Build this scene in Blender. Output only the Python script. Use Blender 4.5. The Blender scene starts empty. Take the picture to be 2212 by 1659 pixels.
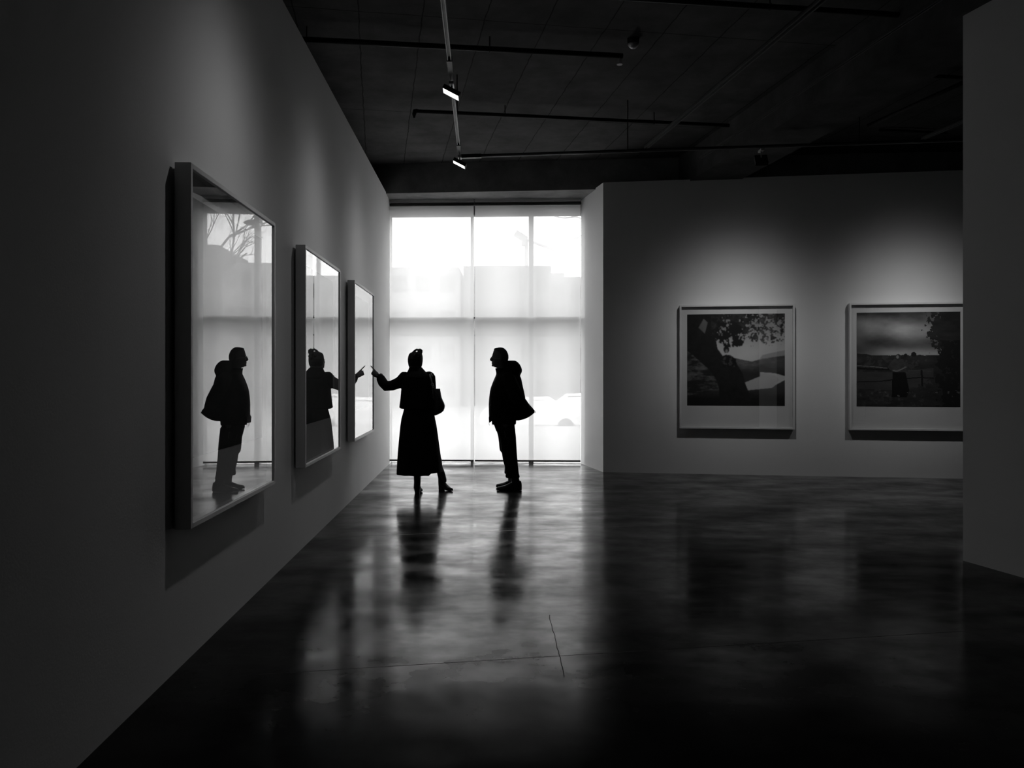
import bpy, math, random
import numpy as np
from mathutils import Vector, Matrix
random.seed(7)
PI = math.pi
S = bpy.context.scene
COL = S.collection

# ------------------------------------------------------------------ camera, sky, exposure
CAM_H = 1.45
FPX = 1750.0                       # focal length in pixels of the 2212 wide frame
cd = bpy.data.cameras.new('camera')
cd.sensor_width = 36.0
cd.lens = FPX * 36.0 / 2212.0
cd.shift_y = -(829.5 - 805.0) / 2212.0
cd.clip_end = 500
cam = bpy.data.objects.new('camera', cd)
COL.objects.link(cam)
cam.location = (0, 0, CAM_H)
cam.rotation_euler = (PI / 2, 0, 0)
S.camera = cam

S.view_settings.view_transform = 'Standard'
S.view_settings.look = 'None'
S.view_settings.exposure = 0.0
S.view_settings.gamma = 1.0
S.view_settings.use_curve_mapping = False
S.cycles.max_bounces = 8
S.cycles.transparent_max_bounces = 12
S.cycles.use_denoising = True
S.cycles.sample_clamp_indirect = 4.0

W = bpy.data.worlds.new('overcast_sky')
S.world = W
W.use_nodes = True
nt = W.node_tree
bg = nt.nodes['Background']
SKY = 6.8
# overcast sky: brighter towards the zenith, soft cloud mottling
tc = nt.nodes.new('ShaderNodeTexCoord')
no = nt.nodes.new('ShaderNodeTexNoise'); no.inputs['Scale'].default_value = 2.2; no.inputs['Detail'].default_value = 4
rp = nt.nodes.new('ShaderNodeMapRange'); rp.inputs['To Min'].default_value = 0.93; rp.inputs['To Max'].default_value = 1.07
nt.links.new(tc.outputs['Generated'], no.inputs['Vector'])
nt.links.new(no.outputs['Fac'], rp.inputs['Value'])
nt.links.new(rp.outputs['Result'], bg.inputs['Color'])
bg.inputs['Strength'].default_value = SKY

# ------------------------------------------------------------------ materials
def mat(name, col, rough=0.6, spec=0.4, var=0.0, scale=8.0, bump=0.0, metal=0.0, bscale=None):
    m = bpy.data.materials.new(name); m.use_nodes = True
    t = m.node_tree; b = t.nodes['Principled BSDF']
    b.inputs['Base Color'].default_value = (col, col, col, 1)
    b.inputs['Roughness'].default_value = rough
    b.inputs['Specular IOR Level'].default_value = spec
    b.inputs['Metallic'].default_value = metal
    tc = t.nodes.new('ShaderNodeTexCoord')
    if var:
        n = t.nodes.new('ShaderNodeTexNoise'); n.inputs['Scale'].default_value = scale; n.inputs['Detail'].default_value = 5
        r = t.nodes.new('ShaderNodeMapRange')
        r.inputs['From Min'].default_value = 0.25; r.inputs['From Max'].default_value = 0.75
        r.inputs['To Min'].default_value = col * (1 - var); r.inputs['To Max'].default_value = col * (1 + var)
        t.links.new(tc.outputs['Object'], n.inputs['Vector']); t.links.new(n.outputs['Fac'], r.inputs['Value'])
        t.links.new(r.outputs['Result'], b.inputs['Base Color'])
    if bump:
        n2 = t.nodes.new('ShaderNodeTexNoise'); n2.inputs['Scale'].default_value = bscale or scale * 6; n2.inputs['Detail'].default_value = 3
        bp = t.nodes.new('ShaderNodeBump'); bp.inputs['Strength'].default_value = bump; bp.inputs['Distance'].default_value = 0.01
        t.links.new(tc.outputs['Object'], n2.inputs['Vector']); t.links.new(n2.outputs['Fac'], bp.inputs['Height'])
        t.links.new(bp.outputs['Normal'], b.inputs['Normal'])
    return m

M_WALL = mat('white_plaster', 0.68, 0.75, 0.2, 0.03, 1.5, 0.08, bscale=90)
M_FRAME = mat('painted_frame', 0.62, 0.45, 0.4, 0.03, 6)
M_MAT = mat('white_photo_paper', 0.66, 0.7, 0.2, 0.01, 5)
M_BACK = mat('backing_board', 0.3, 0.8, 0.2, 0.05, 5)
M_DARKMETAL = mat('black_metal', 0.02, 0.45, 0.4, 0.1, 10)
M_RAIL = mat('grey_rail', 0.10, 0.45, 0.4, 0.1, 10)
M_ALU = mat('aluminium', 0.45, 0.4, 0.4, 0.05, 10, metal=0.4)
M_GREYALU = mat('grey_window_metal', 0.16, 0.45, 0.4, 0.05, 10)
M_PIPE = mat('black_pipe', 0.012, 0.6, 0.3, 0.1, 10)
M_LPIPE = mat('pale_conduit', 0.08, 0.5, 0.3, 0.1, 10)
M_CLOTH = mat('dark_wool', 0.008, 0.95, 0.05, 0.3, 60, 0.3, bscale=300)
M_CLOTH2 = mat('dark_collar_wool', 0.014, 0.95, 0.05, 0.4, 90, 0.4, bscale=200)
M_JACKET = mat('dark_jacket_fabric', 0.006, 0.85, 0.08, 0.3, 40, 0.2, bscale=200)
M_TROUSER = mat('dark_trouser_fabric', 0.007, 0.9, 0.05, 0.3, 50, 0.2, bscale=250)
M_SHOE = mat('dark_leather', 0.008, 0.55, 0.2, 0.2, 30)
M_SKIN = mat('skin', 0.10, 0.6, 0.2, 0.08, 20)
M_HAIRG = mat('short_grey_hair', 0.06, 0.9, 0.1, 0.4, 120, 0.5, bscale=300)
M_HAIRD = mat('dark_hair', 0.02, 0.8, 0.1, 0.4, 120, 0.5, bscale=300)
M_BAG = mat('black_bag_leather', 0.02, 0.5, 0.3, 0.3, 25, 0.3, bscale=60)
M_STRAP = mat('grey_strap', 0.14, 0.6, 0.3, 0.3, 60)

def mat_floor():
    m = bpy.data.materials.new('polished_concrete'); m.use_nodes = True
    t = m.node_tree; b = t.nodes['Principled BSDF']; L = t.links.new
    tc = t.nodes.new('ShaderNodeTexCoord')
    def noise(scale, det, sx=1, sy=1, rough=0.55):
        mp = t.nodes.new('ShaderNodeMapping'); mp.inputs['Scale'].default_value = (sx, sy, 1)
        L(tc.outputs['Object'], mp.inputs['Vector'])
        n = t.nodes.new('ShaderNodeTexNoise'); n.inputs['Scale'].default_value = scale; n.inputs['Detail'].default_value = det
        n.inputs['Roughness'].default_value = rough
        L(mp.outputs['Vector'], n.inputs['Vector']); return n.outputs['Fac']
    def rng(src, a, b_, c, d):
        r = t.nodes.new('ShaderNodeMapRange')
        for k, v in zip(('From Min', 'From Max', 'To Min', 'To Max'), (a, b_, c, d)): r.inputs[k].default_value = v
        L(src, r.inputs['Value']); return r.outputs['Result']
    def math_(op, x, y=None):
        n = t.nodes.new('ShaderNodeMath'); n.operation = op
        for i, v in enumerate((x, y)):
            if v is None: continue
            if isinstance(v, (int, float)): n.inputs[i].default_value = v
            else: L(v, n.inputs[i])
        return n.outputs[0]
    n1 = noise(0.9, 7); n2 = noise(5.0, 6, 1, 1, 0.65); n3 = noise(2.2, 6, 0.5, 1.4, 0.6)
    # joints and a crack: distance to lines on the floor
    sep = t.nodes.new('ShaderNodeSeparateXYZ'); L(tc.outputs['Object'], sep.inputs[0])
    X, Y = sep.outputs[0], sep.outputs[1]
    def line(p, q, w, seg=False, wob=0.0):
        dx, dy = q[0] - p[0], q[1] - p[1]; ln = math.hypot(dx, dy); nx, ny = -dy / ln, dx / ln
        d = math_('ADD', math_('MULTIPLY', X, nx), math_('MULTIPLY', Y, ny))
        d = math_('SUBTRACT', d, nx * p[0] + ny * p[1])
        if wob: d = math_('ADD', d, math_('MULTIPLY', math_('SUBTRACT', noise(2.5, 4), 0.5), wob))
        k = math_('LESS_THAN', math_('ABSOLUTE', d), w)
        if seg:
            s = math_('ADD', math_('MULTIPLY', X, dx / ln), math_('MULTIPLY', Y, dy / ln))
            s = math_('SUBTRACT', s, (dx * p[0] + dy * p[1]) / ln)
            k = math_('MULTIPLY', k, math_('MULTIPLY', math_('GREATER_THAN', s, 0), math_('LESS_THAN', s, ln)))
        return k
    j = line((-1.06, 3.92), (0.55, 4.20), 0.0035)
    j = math_('MAXIMUM', j, line((-1.0, 7.25), (0.6, 7.55), 0.003))
    j = math_('MAXIMUM', j, line((0.22, 4.85), (0.25, 3.86), 0.0022, True, 0.05))
    col = rng(n1, 0.3, 0.7, 0.010, 0.026)
    col = math_('MULTIPLY', col, rng(n2, 0.3, 0.7, 0.75, 1.25))
    col = math_('MULTIPLY', col, math_('SUBTRACT', 1.0, math_('MULTIPLY', j, 0.55)))
    rg = rng(n3, 0.3, 0.72, 0.10, 0.22)
    rg = math_('ADD', rg, rng(n2, 0.35, 0.7, -0.02, 0.05))
    rg = math_('ADD', rg, math_('MULTIPLY', j, 0.3))
    # sealed surface: sheen rises steeply at grazing angles, thinner where the sealer is worn
    t.nodes.remove(b)
    df = t.nodes.new('ShaderNodeBsdfDiffuse'); gl = t.nodes.new('ShaderNodeBsdfGlossy')
    L(col, df.inputs['Color']); L(rg, gl.inputs['Roughness']); gl.inputs['Color'].default_value = (1, 1, 1, 1)
    bp = t.nodes.new('ShaderNodeBump'); bp.inputs['Strength'].default_value = 0.16; bp.inputs['Distance'].default_value = 0.006
    h = math_('ADD', noise(2.2, 3, 0.7, 1.1), math_('MULTIPLY', noise(9.0, 3), 0.25))
    L(h, bp.inputs['Height']); L(bp.outputs['Normal'], gl.inputs['Normal'])
    geo = t.nodes.new('ShaderNodeNewGeometry')
    dt = t.nodes.new('ShaderNodeVectorMath'); dt.operation = 'DOT_PRODUCT'
    L(geo.outputs['Incoming'], dt.inputs[0]); L(geo.outputs['Normal'], dt.inputs[1])
    c = math_('ABSOLUTE', dt.outputs['Value'])
    F = math_('MULTIPLY', math_('POWER', math_('SUBTRACT', 1.0, c), 7.5), 1.45)
    worn = math_('MULTIPLY', rng(noise(2.6, 3, 0.6, 1.0, 0.5), 0.30, 0.70, 1.25, 0.62), rng(noise(1.3, 5, 0.8, 1.2, 0.6), 0.33, 0.64, 0.70, 1.2))
    worn = math_('MULTIPLY', worn, rng(n2, 0.35, 0.65, 1.12, 0.85))
    F = math_('MULTIPLY', math_('MULTIPLY', F, worn), math_('SUBTRACT', 1.0, math_('MULTIPLY', j, 0.45)))
    F = math_('MINIMUM', F, 1.0)
    mx = t.nodes.new('ShaderNodeMixShader'); L(F, mx.inputs[0]); L(df.outputs[0], mx.inputs[1]); L(gl.outputs[0], mx.inputs[2])
    L(mx.outputs[0], t.nodes['Material Output'].inputs['Surface'])
    return m
M_FLOOR = mat_floor()

GRID_ANG = math.atan2(0.166, 1.0)
def mat_concrete(name, base, panels=True):
    m = bpy.data.materials.new(name); m.use_nodes = True
    t = m.node_tree; b = t.nodes['Principled BSDF']; L = t.links.new
    tc = t.nodes.new('ShaderNodeTexCoord')
    n = t.nodes.new('ShaderNodeTexNoise'); n.inputs['Scale'].default_value = 2.0; n.inputs['Detail'].default_value = 8; n.inputs['Roughness'].default_value = 0.65
    L(tc.outputs['Object'], n.inputs['Vector'])
    r = t.nodes.new('ShaderNodeMapRange')
    for k, v in zip(('From Min', 'From Max', 'To Min', 'To Max'), (0.3, 0.7, base * 0.65, base * 1.35)): r.inputs[k].default_value = v
    L(n.outputs['Fac'], r.inputs['Value'])
    out = r.outputs['Result']
    if panels:
        mp = t.nodes.new('ShaderNodeMapping'); mp.vector_type = 'TEXTURE'
        mp.inputs['Rotation'].default_value = (0, 0, GRID_ANG + PI / 2)
        mp.inputs['Location'].default_value = (-0.82, 7.28, 0)
        L(tc.outputs['Object'], mp.inputs['Vector'])
        br = t.nodes.new('ShaderNodeTexBrick'); br.offset = 0.0; br.inputs['Scale'].default_value = 1.0
        br.inputs['Mortar Size'].default_value = 0.007; br.inputs['Mortar Smooth'].default_value = 0.3
        br.inputs['Brick Width'].default_value = 2.72; br.inputs['Row Height'].default_value = 0.565
        br.inputs['Color1'].default_value = (1, 1, 1, 1); br.inputs['Color2'].default_value = (0.85, 0.85, 0.85, 1)
        br.inputs['Mortar'].default_value = (0.3, 0.3, 0.3, 1)
        n2 = t.nodes.new('ShaderNodeTexNoise'); n2.inputs['Scale'].default_value = 5; n2.inputs['Detail'].default_value = 4
        L(tc.outputs['Object'], n2.inputs['Vector'])
        ad = t.nodes.new('ShaderNodeVectorMath'); ad.operation = 'MULTIPLY_ADD'
        ad.inputs[1].default_value = (0.03, 0.03, 0); L(n2.outputs['Color'], ad.inputs[0]); L(mp.outputs['Vector'], ad.inputs[2])
        L(ad.outputs[0], br.inputs['Vector'])
        mu = t.nodes.new('ShaderNodeMath'); mu.operation = 'MULTIPLY'
        L(out, mu.inputs[0]); L(br.outputs['Color'], mu.inputs[1]); out = mu.outputs[0]
    L(out, b.inputs['Base Color'])
    b.inputs['Roughness'].default_value = 0.9; b.inputs['Specular IOR Level'].default_value = 0.1
    return m
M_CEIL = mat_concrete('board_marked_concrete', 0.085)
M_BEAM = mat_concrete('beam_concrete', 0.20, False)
M_BEAM2 = mat_concrete('dimmed_beam_concrete', 0.07, False)  # beam concrete darkened for its shade; on unseen walls, to cut bounce

def mat_blind():
    m = bpy.data.materials.new('screen_fabric'); m.use_nodes = True
    t = m.node_tree; t.nodes.clear(); L = t.links.new
    o = t.nodes.new('ShaderNodeOutputMaterial')
    tr = t.nodes.new('ShaderNodeBsdfTransparent'); tr.inputs[0].default_value = (1, 1, 1, 1)
    tl = t.nodes.new('ShaderNodeBsdfTranslucent'); tl.inputs[0].default_value = (0.52, 0.52, 0.52, 1)
    df = t.nodes.new('ShaderNodeBsdfDiffuse'); df.inputs[0].default_value = (0.55, 0.55, 0.55, 1)
    tc = t.nodes.new('ShaderNodeTexCoord')
    n = t.nodes.new('ShaderNodeTexNoise'); n.inputs['Scale'].default_value = 3; n.inputs['Detail'].default_value = 3
    L(tc.outputs['Object'], n.inputs['Vector'])
    r = t.nodes.new('ShaderNodeMapRange'); r.inputs['To Min'].default_value = 0.81; r.inputs['To Max'].default_value = 0.84
    L(n.outputs['Fac'], r.inputs['Value'])
    m1 = t.nodes.new('ShaderNodeMixShader'); m1.inputs[0].default_value = 0.20
    L(tl.outputs[0], m1.inputs[1]); L(df.outputs[0], m1.inputs[2])
    m2 = t.nodes.new('ShaderNodeMixShader'); L(r.outputs['Result'], m2.inputs[0])
    L(tr.outputs[0], m2.inputs[1]); L(m1.outputs[0], m2.inputs[2])
    L(m2.outputs[0], o.inputs[0]); return m
M_BLIND = mat_blind()

def mat_glass(name, ior=1.5, double=True, tint=1.0):
    m = bpy.data.materials.new(name); m.use_nodes = True
    t = m.node_tree; t.nodes.clear(); L = t.links.new
    o = t.nodes.new('ShaderNodeOutputMaterial')
    tr = t.nodes.new('ShaderNodeBsdfTransparent'); tr.inputs[0].default_value = (tint, tint, tint, 1)
    gl = t.nodes.new('ShaderNodeBsdfGlossy'); gl.inputs['Roughness'].default_value = 0.0
    gl.inputs['Color'].default_value = (1, 1, 1, 1)
    geo = t.nodes.new('ShaderNodeNewGeometry')
    dt = t.nodes.new('ShaderNodeVectorMath'); dt.operation = 'DOT_PRODUCT'
    L(geo.outputs['Incoming'], dt.inputs[0]); L(geo.outputs['Normal'], dt.inputs[1])
    def mt(op, a, b=None):
        n = t.nodes.new('ShaderNodeMath'); n.operation = op
        for i, v in enumerate((a, b)):
            if v is None: continue
            if isinstance(v, (int, float)): n.inputs[i].default_value = v
            else: L(v, n.inputs[i])
        return n.outputs[0]
    c = mt('ABSOLUTE', dt.outputs['Value'])
    # exact unpolarised reflectance of one face, then both faces of the pane
    g = mt('SQRT', mt('ADD', mt('MULTIPLY', c, c), ior * ior - 1))
    a = mt('POWER', mt('DIVIDE', mt('SUBTRACT', g, c), mt('ADD', g, c)), 2.0)
    gp, gm = mt('ADD', g, c), mt('SUBTRACT', g, c)
    q = mt('POWER', mt('DIVIDE', mt('SUBTRACT', mt('MULTIPLY', c, gp), 1), mt('ADD', mt('MULTIPLY', c, gm), 1)), 2.0)
    F = mt('MULTIPLY', mt('MULTIPLY', a, 0.5), mt('ADD', q, 1))
    if double: F = mt('DIVIDE', mt('MULTIPLY', F, 2.0), mt('ADD', F, 1.0))
    mx = t.nodes.new('ShaderNodeMixShader'); L(F, mx.inputs[0]); L(tr.outputs[0], mx.inputs[1]); L(gl.outputs[0], mx.inputs[2])
    L(mx.outputs[0], o.inputs[0]); return m
M_PGLASS = mat_glass('picture_glass', 1.8)
M_WGLASS = mat_glass('window_glass', 1.5, True, 0.96)

def mat_emit(name, s):
    m = bpy.data.materials.new(name); m.use_nodes = True
    t = m.node_tree; b = t.nodes['Principled BSDF']
    b.inputs['Base Color'].default_value = (0.8, 0.8, 0.8, 1)
    b.inputs['Emission Color'].default_value = (1, 1, 1, 1)
    tc = t.nodes.new('ShaderNodeTexCoord'); n = t.nodes.new('ShaderNodeTexNoise'); n.inputs['Scale'].default_value = 30
    r = t.nodes.new('ShaderNodeMapRange'); r.inputs['To Min'].default_value = s * 0.9; r.inputs['To Max'].default_value = s * 1.1
    t.links.new(tc.outputs['Object'], n.inputs['Vector']); t.links.new(n.outputs['Fac'], r.inputs['Value'])
    t.links.new(r.outputs['Result'], b.inputs['Emission Strength'])
    return m
M_LENS = mat_emit('lamp_diffuser', 4.0)

def mat_vcol(name):
    m = bpy.data.materials.new(name); m.use_nodes = True
    t = m.node_tree; b = t.nodes['Principled BSDF']
    a = t.nodes.new('ShaderNodeAttribute'); a.attribute_name = 'tone'
    t.links.new(a.outputs['Color'], b.inputs['Base Color'])
    b.inputs['Roughness'].default_value = 0.7; b.inputs['Specular IOR Level'].default_value = 0.2
    return m
M_PRINT = mat_vcol('photographic_print')

# ------------------------------------------------------------------ mesh helpers
def wloc(o):
    v = Vector((0, 0, 0))
    while o is not None:
        v += Vector(o.location); o = o.parent
    return v

def mk(name, verts, faces, material=None, parent=None, origin=None, smooth=False, local=False):
    """ONE mesh object. Vertices are given in world space unless local."""
    if parent is not None and not local:
        base = wloc(parent)
    else:
        base = Vector((0, 0, 0))
    org = Vector(origin) if origin is not None else None
    off = base + (org if org is not None and parent is None else Vector((0, 0, 0)))
    me = bpy.data.meshes.new(name)
    me.from_pydata([tuple(Vector(v) - off) for v in verts], [], faces)
    me.validate(); me.update()
    if smooth:
        for p in me.polygons: p.use_smooth = True
    if material is not None:
        for mm in (material if isinstance(material, (list, tuple)) else [material]): me.materials.append(mm)
    o = bpy.data.objects.new(name, me)
    COL.objects.link(o)
    if parent is not None: o.parent = parent
    elif org is not None: o.location = org
    return o

class MB:
    """collects shapes of one mesh"""
    def __init__(s): s.v = []; s.f = []
    def add(s, vs, fs):
        n = len(s.v); s.v += [tuple(v) for v in vs]; s.f += [tuple(i + n for i in f) for f in fs]; return s
    def hexa(s, lo, hi):
        """lo, hi: four points each, same winding (ccw seen from above)"""
        return s.add(list(lo) + list(hi), [(3, 2, 1, 0), (4, 5, 6, 7), (0, 1, 5, 4), (1, 2, 6, 5), (2, 3, 7, 6), (3, 0, 4, 7)])
    def box(s, x0, x1, y0, y1, z0, z1):
        return s.hexa([(x0, y0, z0), (x1, y0, z0), (x1, y1, z0), (x0, y1, z0)], [(x0, y0, z1), (x1, y0, z1), (x1, y1, z1), (x0, y1, z1)])
    def prism(s, pts, z0, z1):
        """vertical prism over a quad of plan points (ccw)"""
        return s.hexa([(p[0], p[1], z0) for p in pts], [(p[0], p[1], z1) for p in pts])
    def bar(s, a, b, w, h, up=(0, 0, 1)):
        a = Vector(a); b = Vector(b); d = (b - a).normalized(); u = Vector(up)
        if abs(d.dot(u)) > 0.95: u = Vector((1, 0, 0))
        r = d.cross(u).normalized(); u = r.cross(d).normalized()
        q = [r * sx * w / 2 + u * sy * h / 2 for sx, sy in ((-1, -1), (1, -1), (1, 1), (-1, 1))]
        return s.hexa([a + k for k in q][::-1], [b + k for k in q][::-1])
    def tube(s, pts, rad, n=12, up=(0, 0, 1), cap=True, power=2.0):
        """loft along points; rad = list of r or (ra, rb) with ra along the side vector and rb along the up vector"""
        P = [Vector(p) for p in pts]; m = len(P)
        R = [r if isinstance(r, tuple) else (r, r) for r in (rad if isinstance(rad, list) else [rad] * m)]
        u0 = Vector(up); rings = []
        prev = None
        for i in range(m):
            d = (P[min(i + 1, m - 1)] - P[max(i - 1, 0)]).normalized()
            u = u0 if prev is None else prev
            if abs(d.dot(u)) > 0.97:
                u = Vector((0, 1, 0)) if abs(d.y) < 0.9 else Vector((1, 0, 0))
            r = d.cross(u).normalized(); u = r.cross(d).normalized(); prev = u
            ring = []
            for k in range(n):
                t = 2 * PI * k / n; c, sn = math.cos(t), math.sin(t)
                e = 2.0 / power
                c = math.copysign(abs(c) ** e, c); sn = math.copysign(abs(sn) ** e, sn)
                ring.append(P[i] + r * c * R[i][0] + u * sn * R[i][1])
            rings.append((ring, d, R[i]))
        vs = []; fs = []
        rr = [x[0] for x in rings]
        if cap:   # rounded ends
            def shrink(ring, c, d, amt, k): return [c + (q - c) * k + d * amt for q in ring]
            r0 = min(rings[0][2]); r1 = min(rings[-1][2])
            rr = [shrink(rr[0], P[0], -rings[0][1], r0 * .9, .4), shrink(rr[0], P[0], -rings[0][1], r0 * .55, .8)] + rr + \
                 [shrink(rr[-1], P[-1], rings[-1][1], r1 * .55, .8), shrink(rr[-1], P[-1], rings[-1][1], r1 * .9, .4)]
        for ring in rr: vs += ring
        for i in range(len(rr) - 1):
            for k in range(n):
                k2 = (k + 1) % n
                fs.append((i * n + k, i * n + k2, (i + 1) * n + k2, (i + 1) * n + k))
        fs.append(tuple(range(n))[::-1]); fs.append(tuple((len(rr) - 1) * n + k for k in range(n)))
        return s.add(vs, fs)
    def slices(s, sl, n=32, power=2.3, fn=None):
        """horizontal slices: (z, x0, x1, yc, hy)"""
        vs = []; fs = []
        for i, q in enumerate(sl):
            z, x0, x1, yc, hy = q[:5]
            pw = q[5] if len(q) > 5 else power
            cx, hx = (x0 + x1) / 2, (x1 - x0) / 2
            for k in range(n):
                t = 2 * PI * k / n; c, sn = math.cos(t), math.sin(t); e = 2.0 / pw
                c2 = math.copysign(abs(c) ** e, c); s2 = math.copysign(abs(sn) ** e, sn)
                p = [cx + hx * c2, yc + hy * s2, z]
                if fn: p = fn(i, t, p)
                vs.append(tuple(p))
        m = len(sl)
        flip = sl[0][0] > sl[-1][0]
        for i in range(m - 1):
            for k in range(n):
                k2 = (k + 1) % n
                q = (i * n + k, i * n + k2, (i + 1) * n + k2, (i + 1) * n + k)
                fs.append(q[::-1] if flip else q)
        a = tuple(range(n)); b = tuple((m - 1) * n + k for k in range(n))
        if flip: fs += [a, b[::-1]]
        else: fs += [a[::-1], b]
        return s.add(vs, fs)
    def ball(s, c, r, n=12, m=8):
        r = r if isinstance(r, tuple) else (r, r, r)
        vs = [(c[0], c[1], c[2] - r[2])]
        for i in range(1, m):
            ph = -PI / 2 + PI * i / m
            for k in range(n):
                t = 2 * PI * k / n
                vs.append((c[0] + r[0] * math.cos(ph) * math.cos(t), c[1] + r[1] * math.cos(ph) * math.sin(t), c[2] + r[2] * math.sin(ph)))
        vs.append((c[0], c[1], c[2] + r[2])); fs = []
        for k in range(n): fs.append((0, 1 + (k + 1) % n, 1 + k))
        for i in range(m - 2):
            for k in range(n):
                a = 1 + i * n + k; b = 1 + i * n + (k + 1) % n
                fs.append((a, b, b + n, a + n))
        t0 = 1 + (m - 2) * n; top = len(vs) - 1
        for k in range(n): fs.append((t0 + k, t0 + (k + 1) % n, top))
        return s.add(vs, fs)
    def ring(s, c, ax, R, r, n=20, m=8):
        ax = Vector(ax).normalized(); u = ax.orthogonal().normalized(); w = ax.cross(u)
        vs = []; fs = []
        for i in range(n):
            a = 2 * PI * i / n; d = u * math.cos(a) + w * math.sin(a)
            for k in range(m):
                b = 2 * PI * k / m
                vs.append(Vector(c) + d * (R + r * math.cos(b)) + ax * r * math.sin(b))
        for i in range(n):
            for k in range(m):
                fs.append((i * m + k, ((i + 1) % n) * m + k, ((i + 1) % n) * m + (k + 1) % m, i * m + (k + 1) % m))
        return s.add(vs, fs)
    def build(s, name, material, parent=None, origin=None, smooth=False, local=False):
        return mk(name, s.v, s.f, material, parent, origin, smooth, local)

def fuse(o, vox=0.006, smooth=6, fac=0.5):
    m = o.modifiers.new('fuse', 'REMESH'); m.mode = 'VOXEL'; m.voxel_size = vox; m.use_smooth_shade = True
    if smooth:
        q = o.modifiers.new('soften', 'SMOOTH'); q.iterations = smooth; q.factor = fac
    return o
def bevel(o, w, seg=2):
    m = o.modifiers.new('bevel', 'BEVEL'); m.width = w; m.segments = seg; m.limit_method = 'ANGLE'; m.angle_limit = 0.8
    return o
def tag(o, label, cat, group=None, kind=None):
    o['label'] = label; o['category'] = cat
    if group: o['group'] = group
    if kind: o['kind'] = kind
    return o
def structure(o, label=None):
    o['kind'] = 'structure'
    if label: o['label'] = label; o['category'] = label_cat(o.name)
    return o
def label_cat(n): return n.split('_')[0].split('.')[0]
def empty(name, loc, rz=0.0):
    o = bpy.data.objects.new(name, None); COL.objects.link(o)
    o.location = loc; o.rotation_euler = (0, 0, rz); o.empty_display_size = 0.1
    return o

# ------------------------------------------------------------------ the room
TAN_L = -0.0355                              # heading of the left wall
def lx(y, off=0.0): return -1.4925 + off + TAN_L * y    # left wall plane, off = metres out from it
TOPZ = 4.22; CEILZ = 4.65; SOFZ = 4.20
FA, FB = Vector((-1.943, 13.08)), Vector((1.088, 12.95))   # facade line between the two reveals
fd = (FB - FA).normalized(); fn_ = Vector((-fd.y, fd.x))    # fn_ points outdoors
def fac(t, off=0.0): return FA + fd * t + fn_ * off          # t metres along the facade
WLEN = (FB - FA).length

structure(MB().box(-9, 12, -7, 13.3, -0.25, 0).build('floor', M_FLOOR), 'dark polished concrete floor mirroring the bright window')
structure(MB().box(-9, 12, -7, 13.2, CEILZ, CEILZ + 0.3).build('ceiling', M_CEIL), 'dark board-marked concrete ceiling with a grid of joints')
def wallbox(name, a, b, th, z0, z1, label, m=M_WALL):
    """a->b is the face line seen from the room, th points to the hidden side"""
    a = Vector(a); b = Vector(b); d = (b - a).normalized(); n = Vector((-d.y, d.x)) * th
    pts = [a, b, b + n, a + n]
    if th < 0: pts = pts[::-1]
    return structure(MB().prism(pts, z0, z1).build(name, m), label)
wallbox('wall_left', (lx(-6.8), -6.8), (lx(13.09), 13.09), 0.16, 0, TOPZ, 'long white gallery wall with three tall glazed frames on it')
# reveal and the wall with the two square prints share one free standing partition
RV = Vector((1.328, 11.80)); RW = Vector((6.17, 11.08)); rwd = (RW - RV).normalized()
end = RV + rwd * 7.0
back = Vector((1.100, 12.93))
m_ = MB().prism([RV, end, end + Vector((0.2, 1.1)), back], 0, TOPZ)
structure(m_.build('wall_back', M_WALL), 'white wall with two framed landscape photographs beside the window')
NA = Vector((3.479, 6.25)); nd = Vector((0.2487, -0.9686)); NB = NA + nd * 12.0
wallbox('wall_right', NA, NB, 0.35, 0, TOPZ + 0.08, 'dim white wall end standing nearest at the edge of the view')
# enclosing walls outside the view
structure(MB().box(-9, 12, -7, -6.8, 0, CEILZ).build('wall_rear', M_BEAM2))
structure(MB().box(-9, -8.8, -6.8, 12.9, 0, CEILZ).build('wall_outer_left', M_BEAM2))
structure(MB().box(11.8, 12, -6.8, 12.4, 0, CEILZ).build('wall_outer_right', M_BEAM2))
# facade: solid beside and above the glazing
GZ = 3.99
def facquad(t0, t1, o0, o1): return [fac(t0, o0), fac(t1, o0), fac(t1, o1), fac(t0, o1)]
fm = MB().prism(facquad(-7.2, -0.03, 0.0, 0.2), 0, CEILZ)
fm.prism(facquad(WLEN + 0.03, 14.1, 0.0, 0.2), 0, CEILZ)
fm.prism(facquad(-0.03, WLEN + 0.03, 0.0, 0.2), GZ, CEILZ)
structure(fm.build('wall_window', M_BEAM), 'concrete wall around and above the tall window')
# beams
def beam(name, pts, z0, z1, label, m=M_BEAM): return structure(MB().prism(pts, z0, z1).build(name, m), label)
BF0, BF1 = Vector((-8.8, 12.62)), Vector((11.8, 11.20))
bmf = Vector((-2.0, 12.44)); bmg = Vector((1.25, 12.16)); bd = (bmg - bmf).normalized()
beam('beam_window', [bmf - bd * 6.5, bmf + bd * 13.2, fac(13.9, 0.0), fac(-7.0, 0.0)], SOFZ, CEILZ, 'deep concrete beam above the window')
gd = Vector((-0.166, 1.0)).normalized()
b0 = Vector((2.61, 11.27)); b1 = Vector((3.31, 11.27))
beam('beam_ceiling', [b0 - gd * 17.5, b1 - gd * 17.5, b1 + gd * 0.9, b0 + gd * 0.95], SOFZ + 0.002, CEILZ, 'wide concrete beam running along the ceiling', M_BEAM2)

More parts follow.
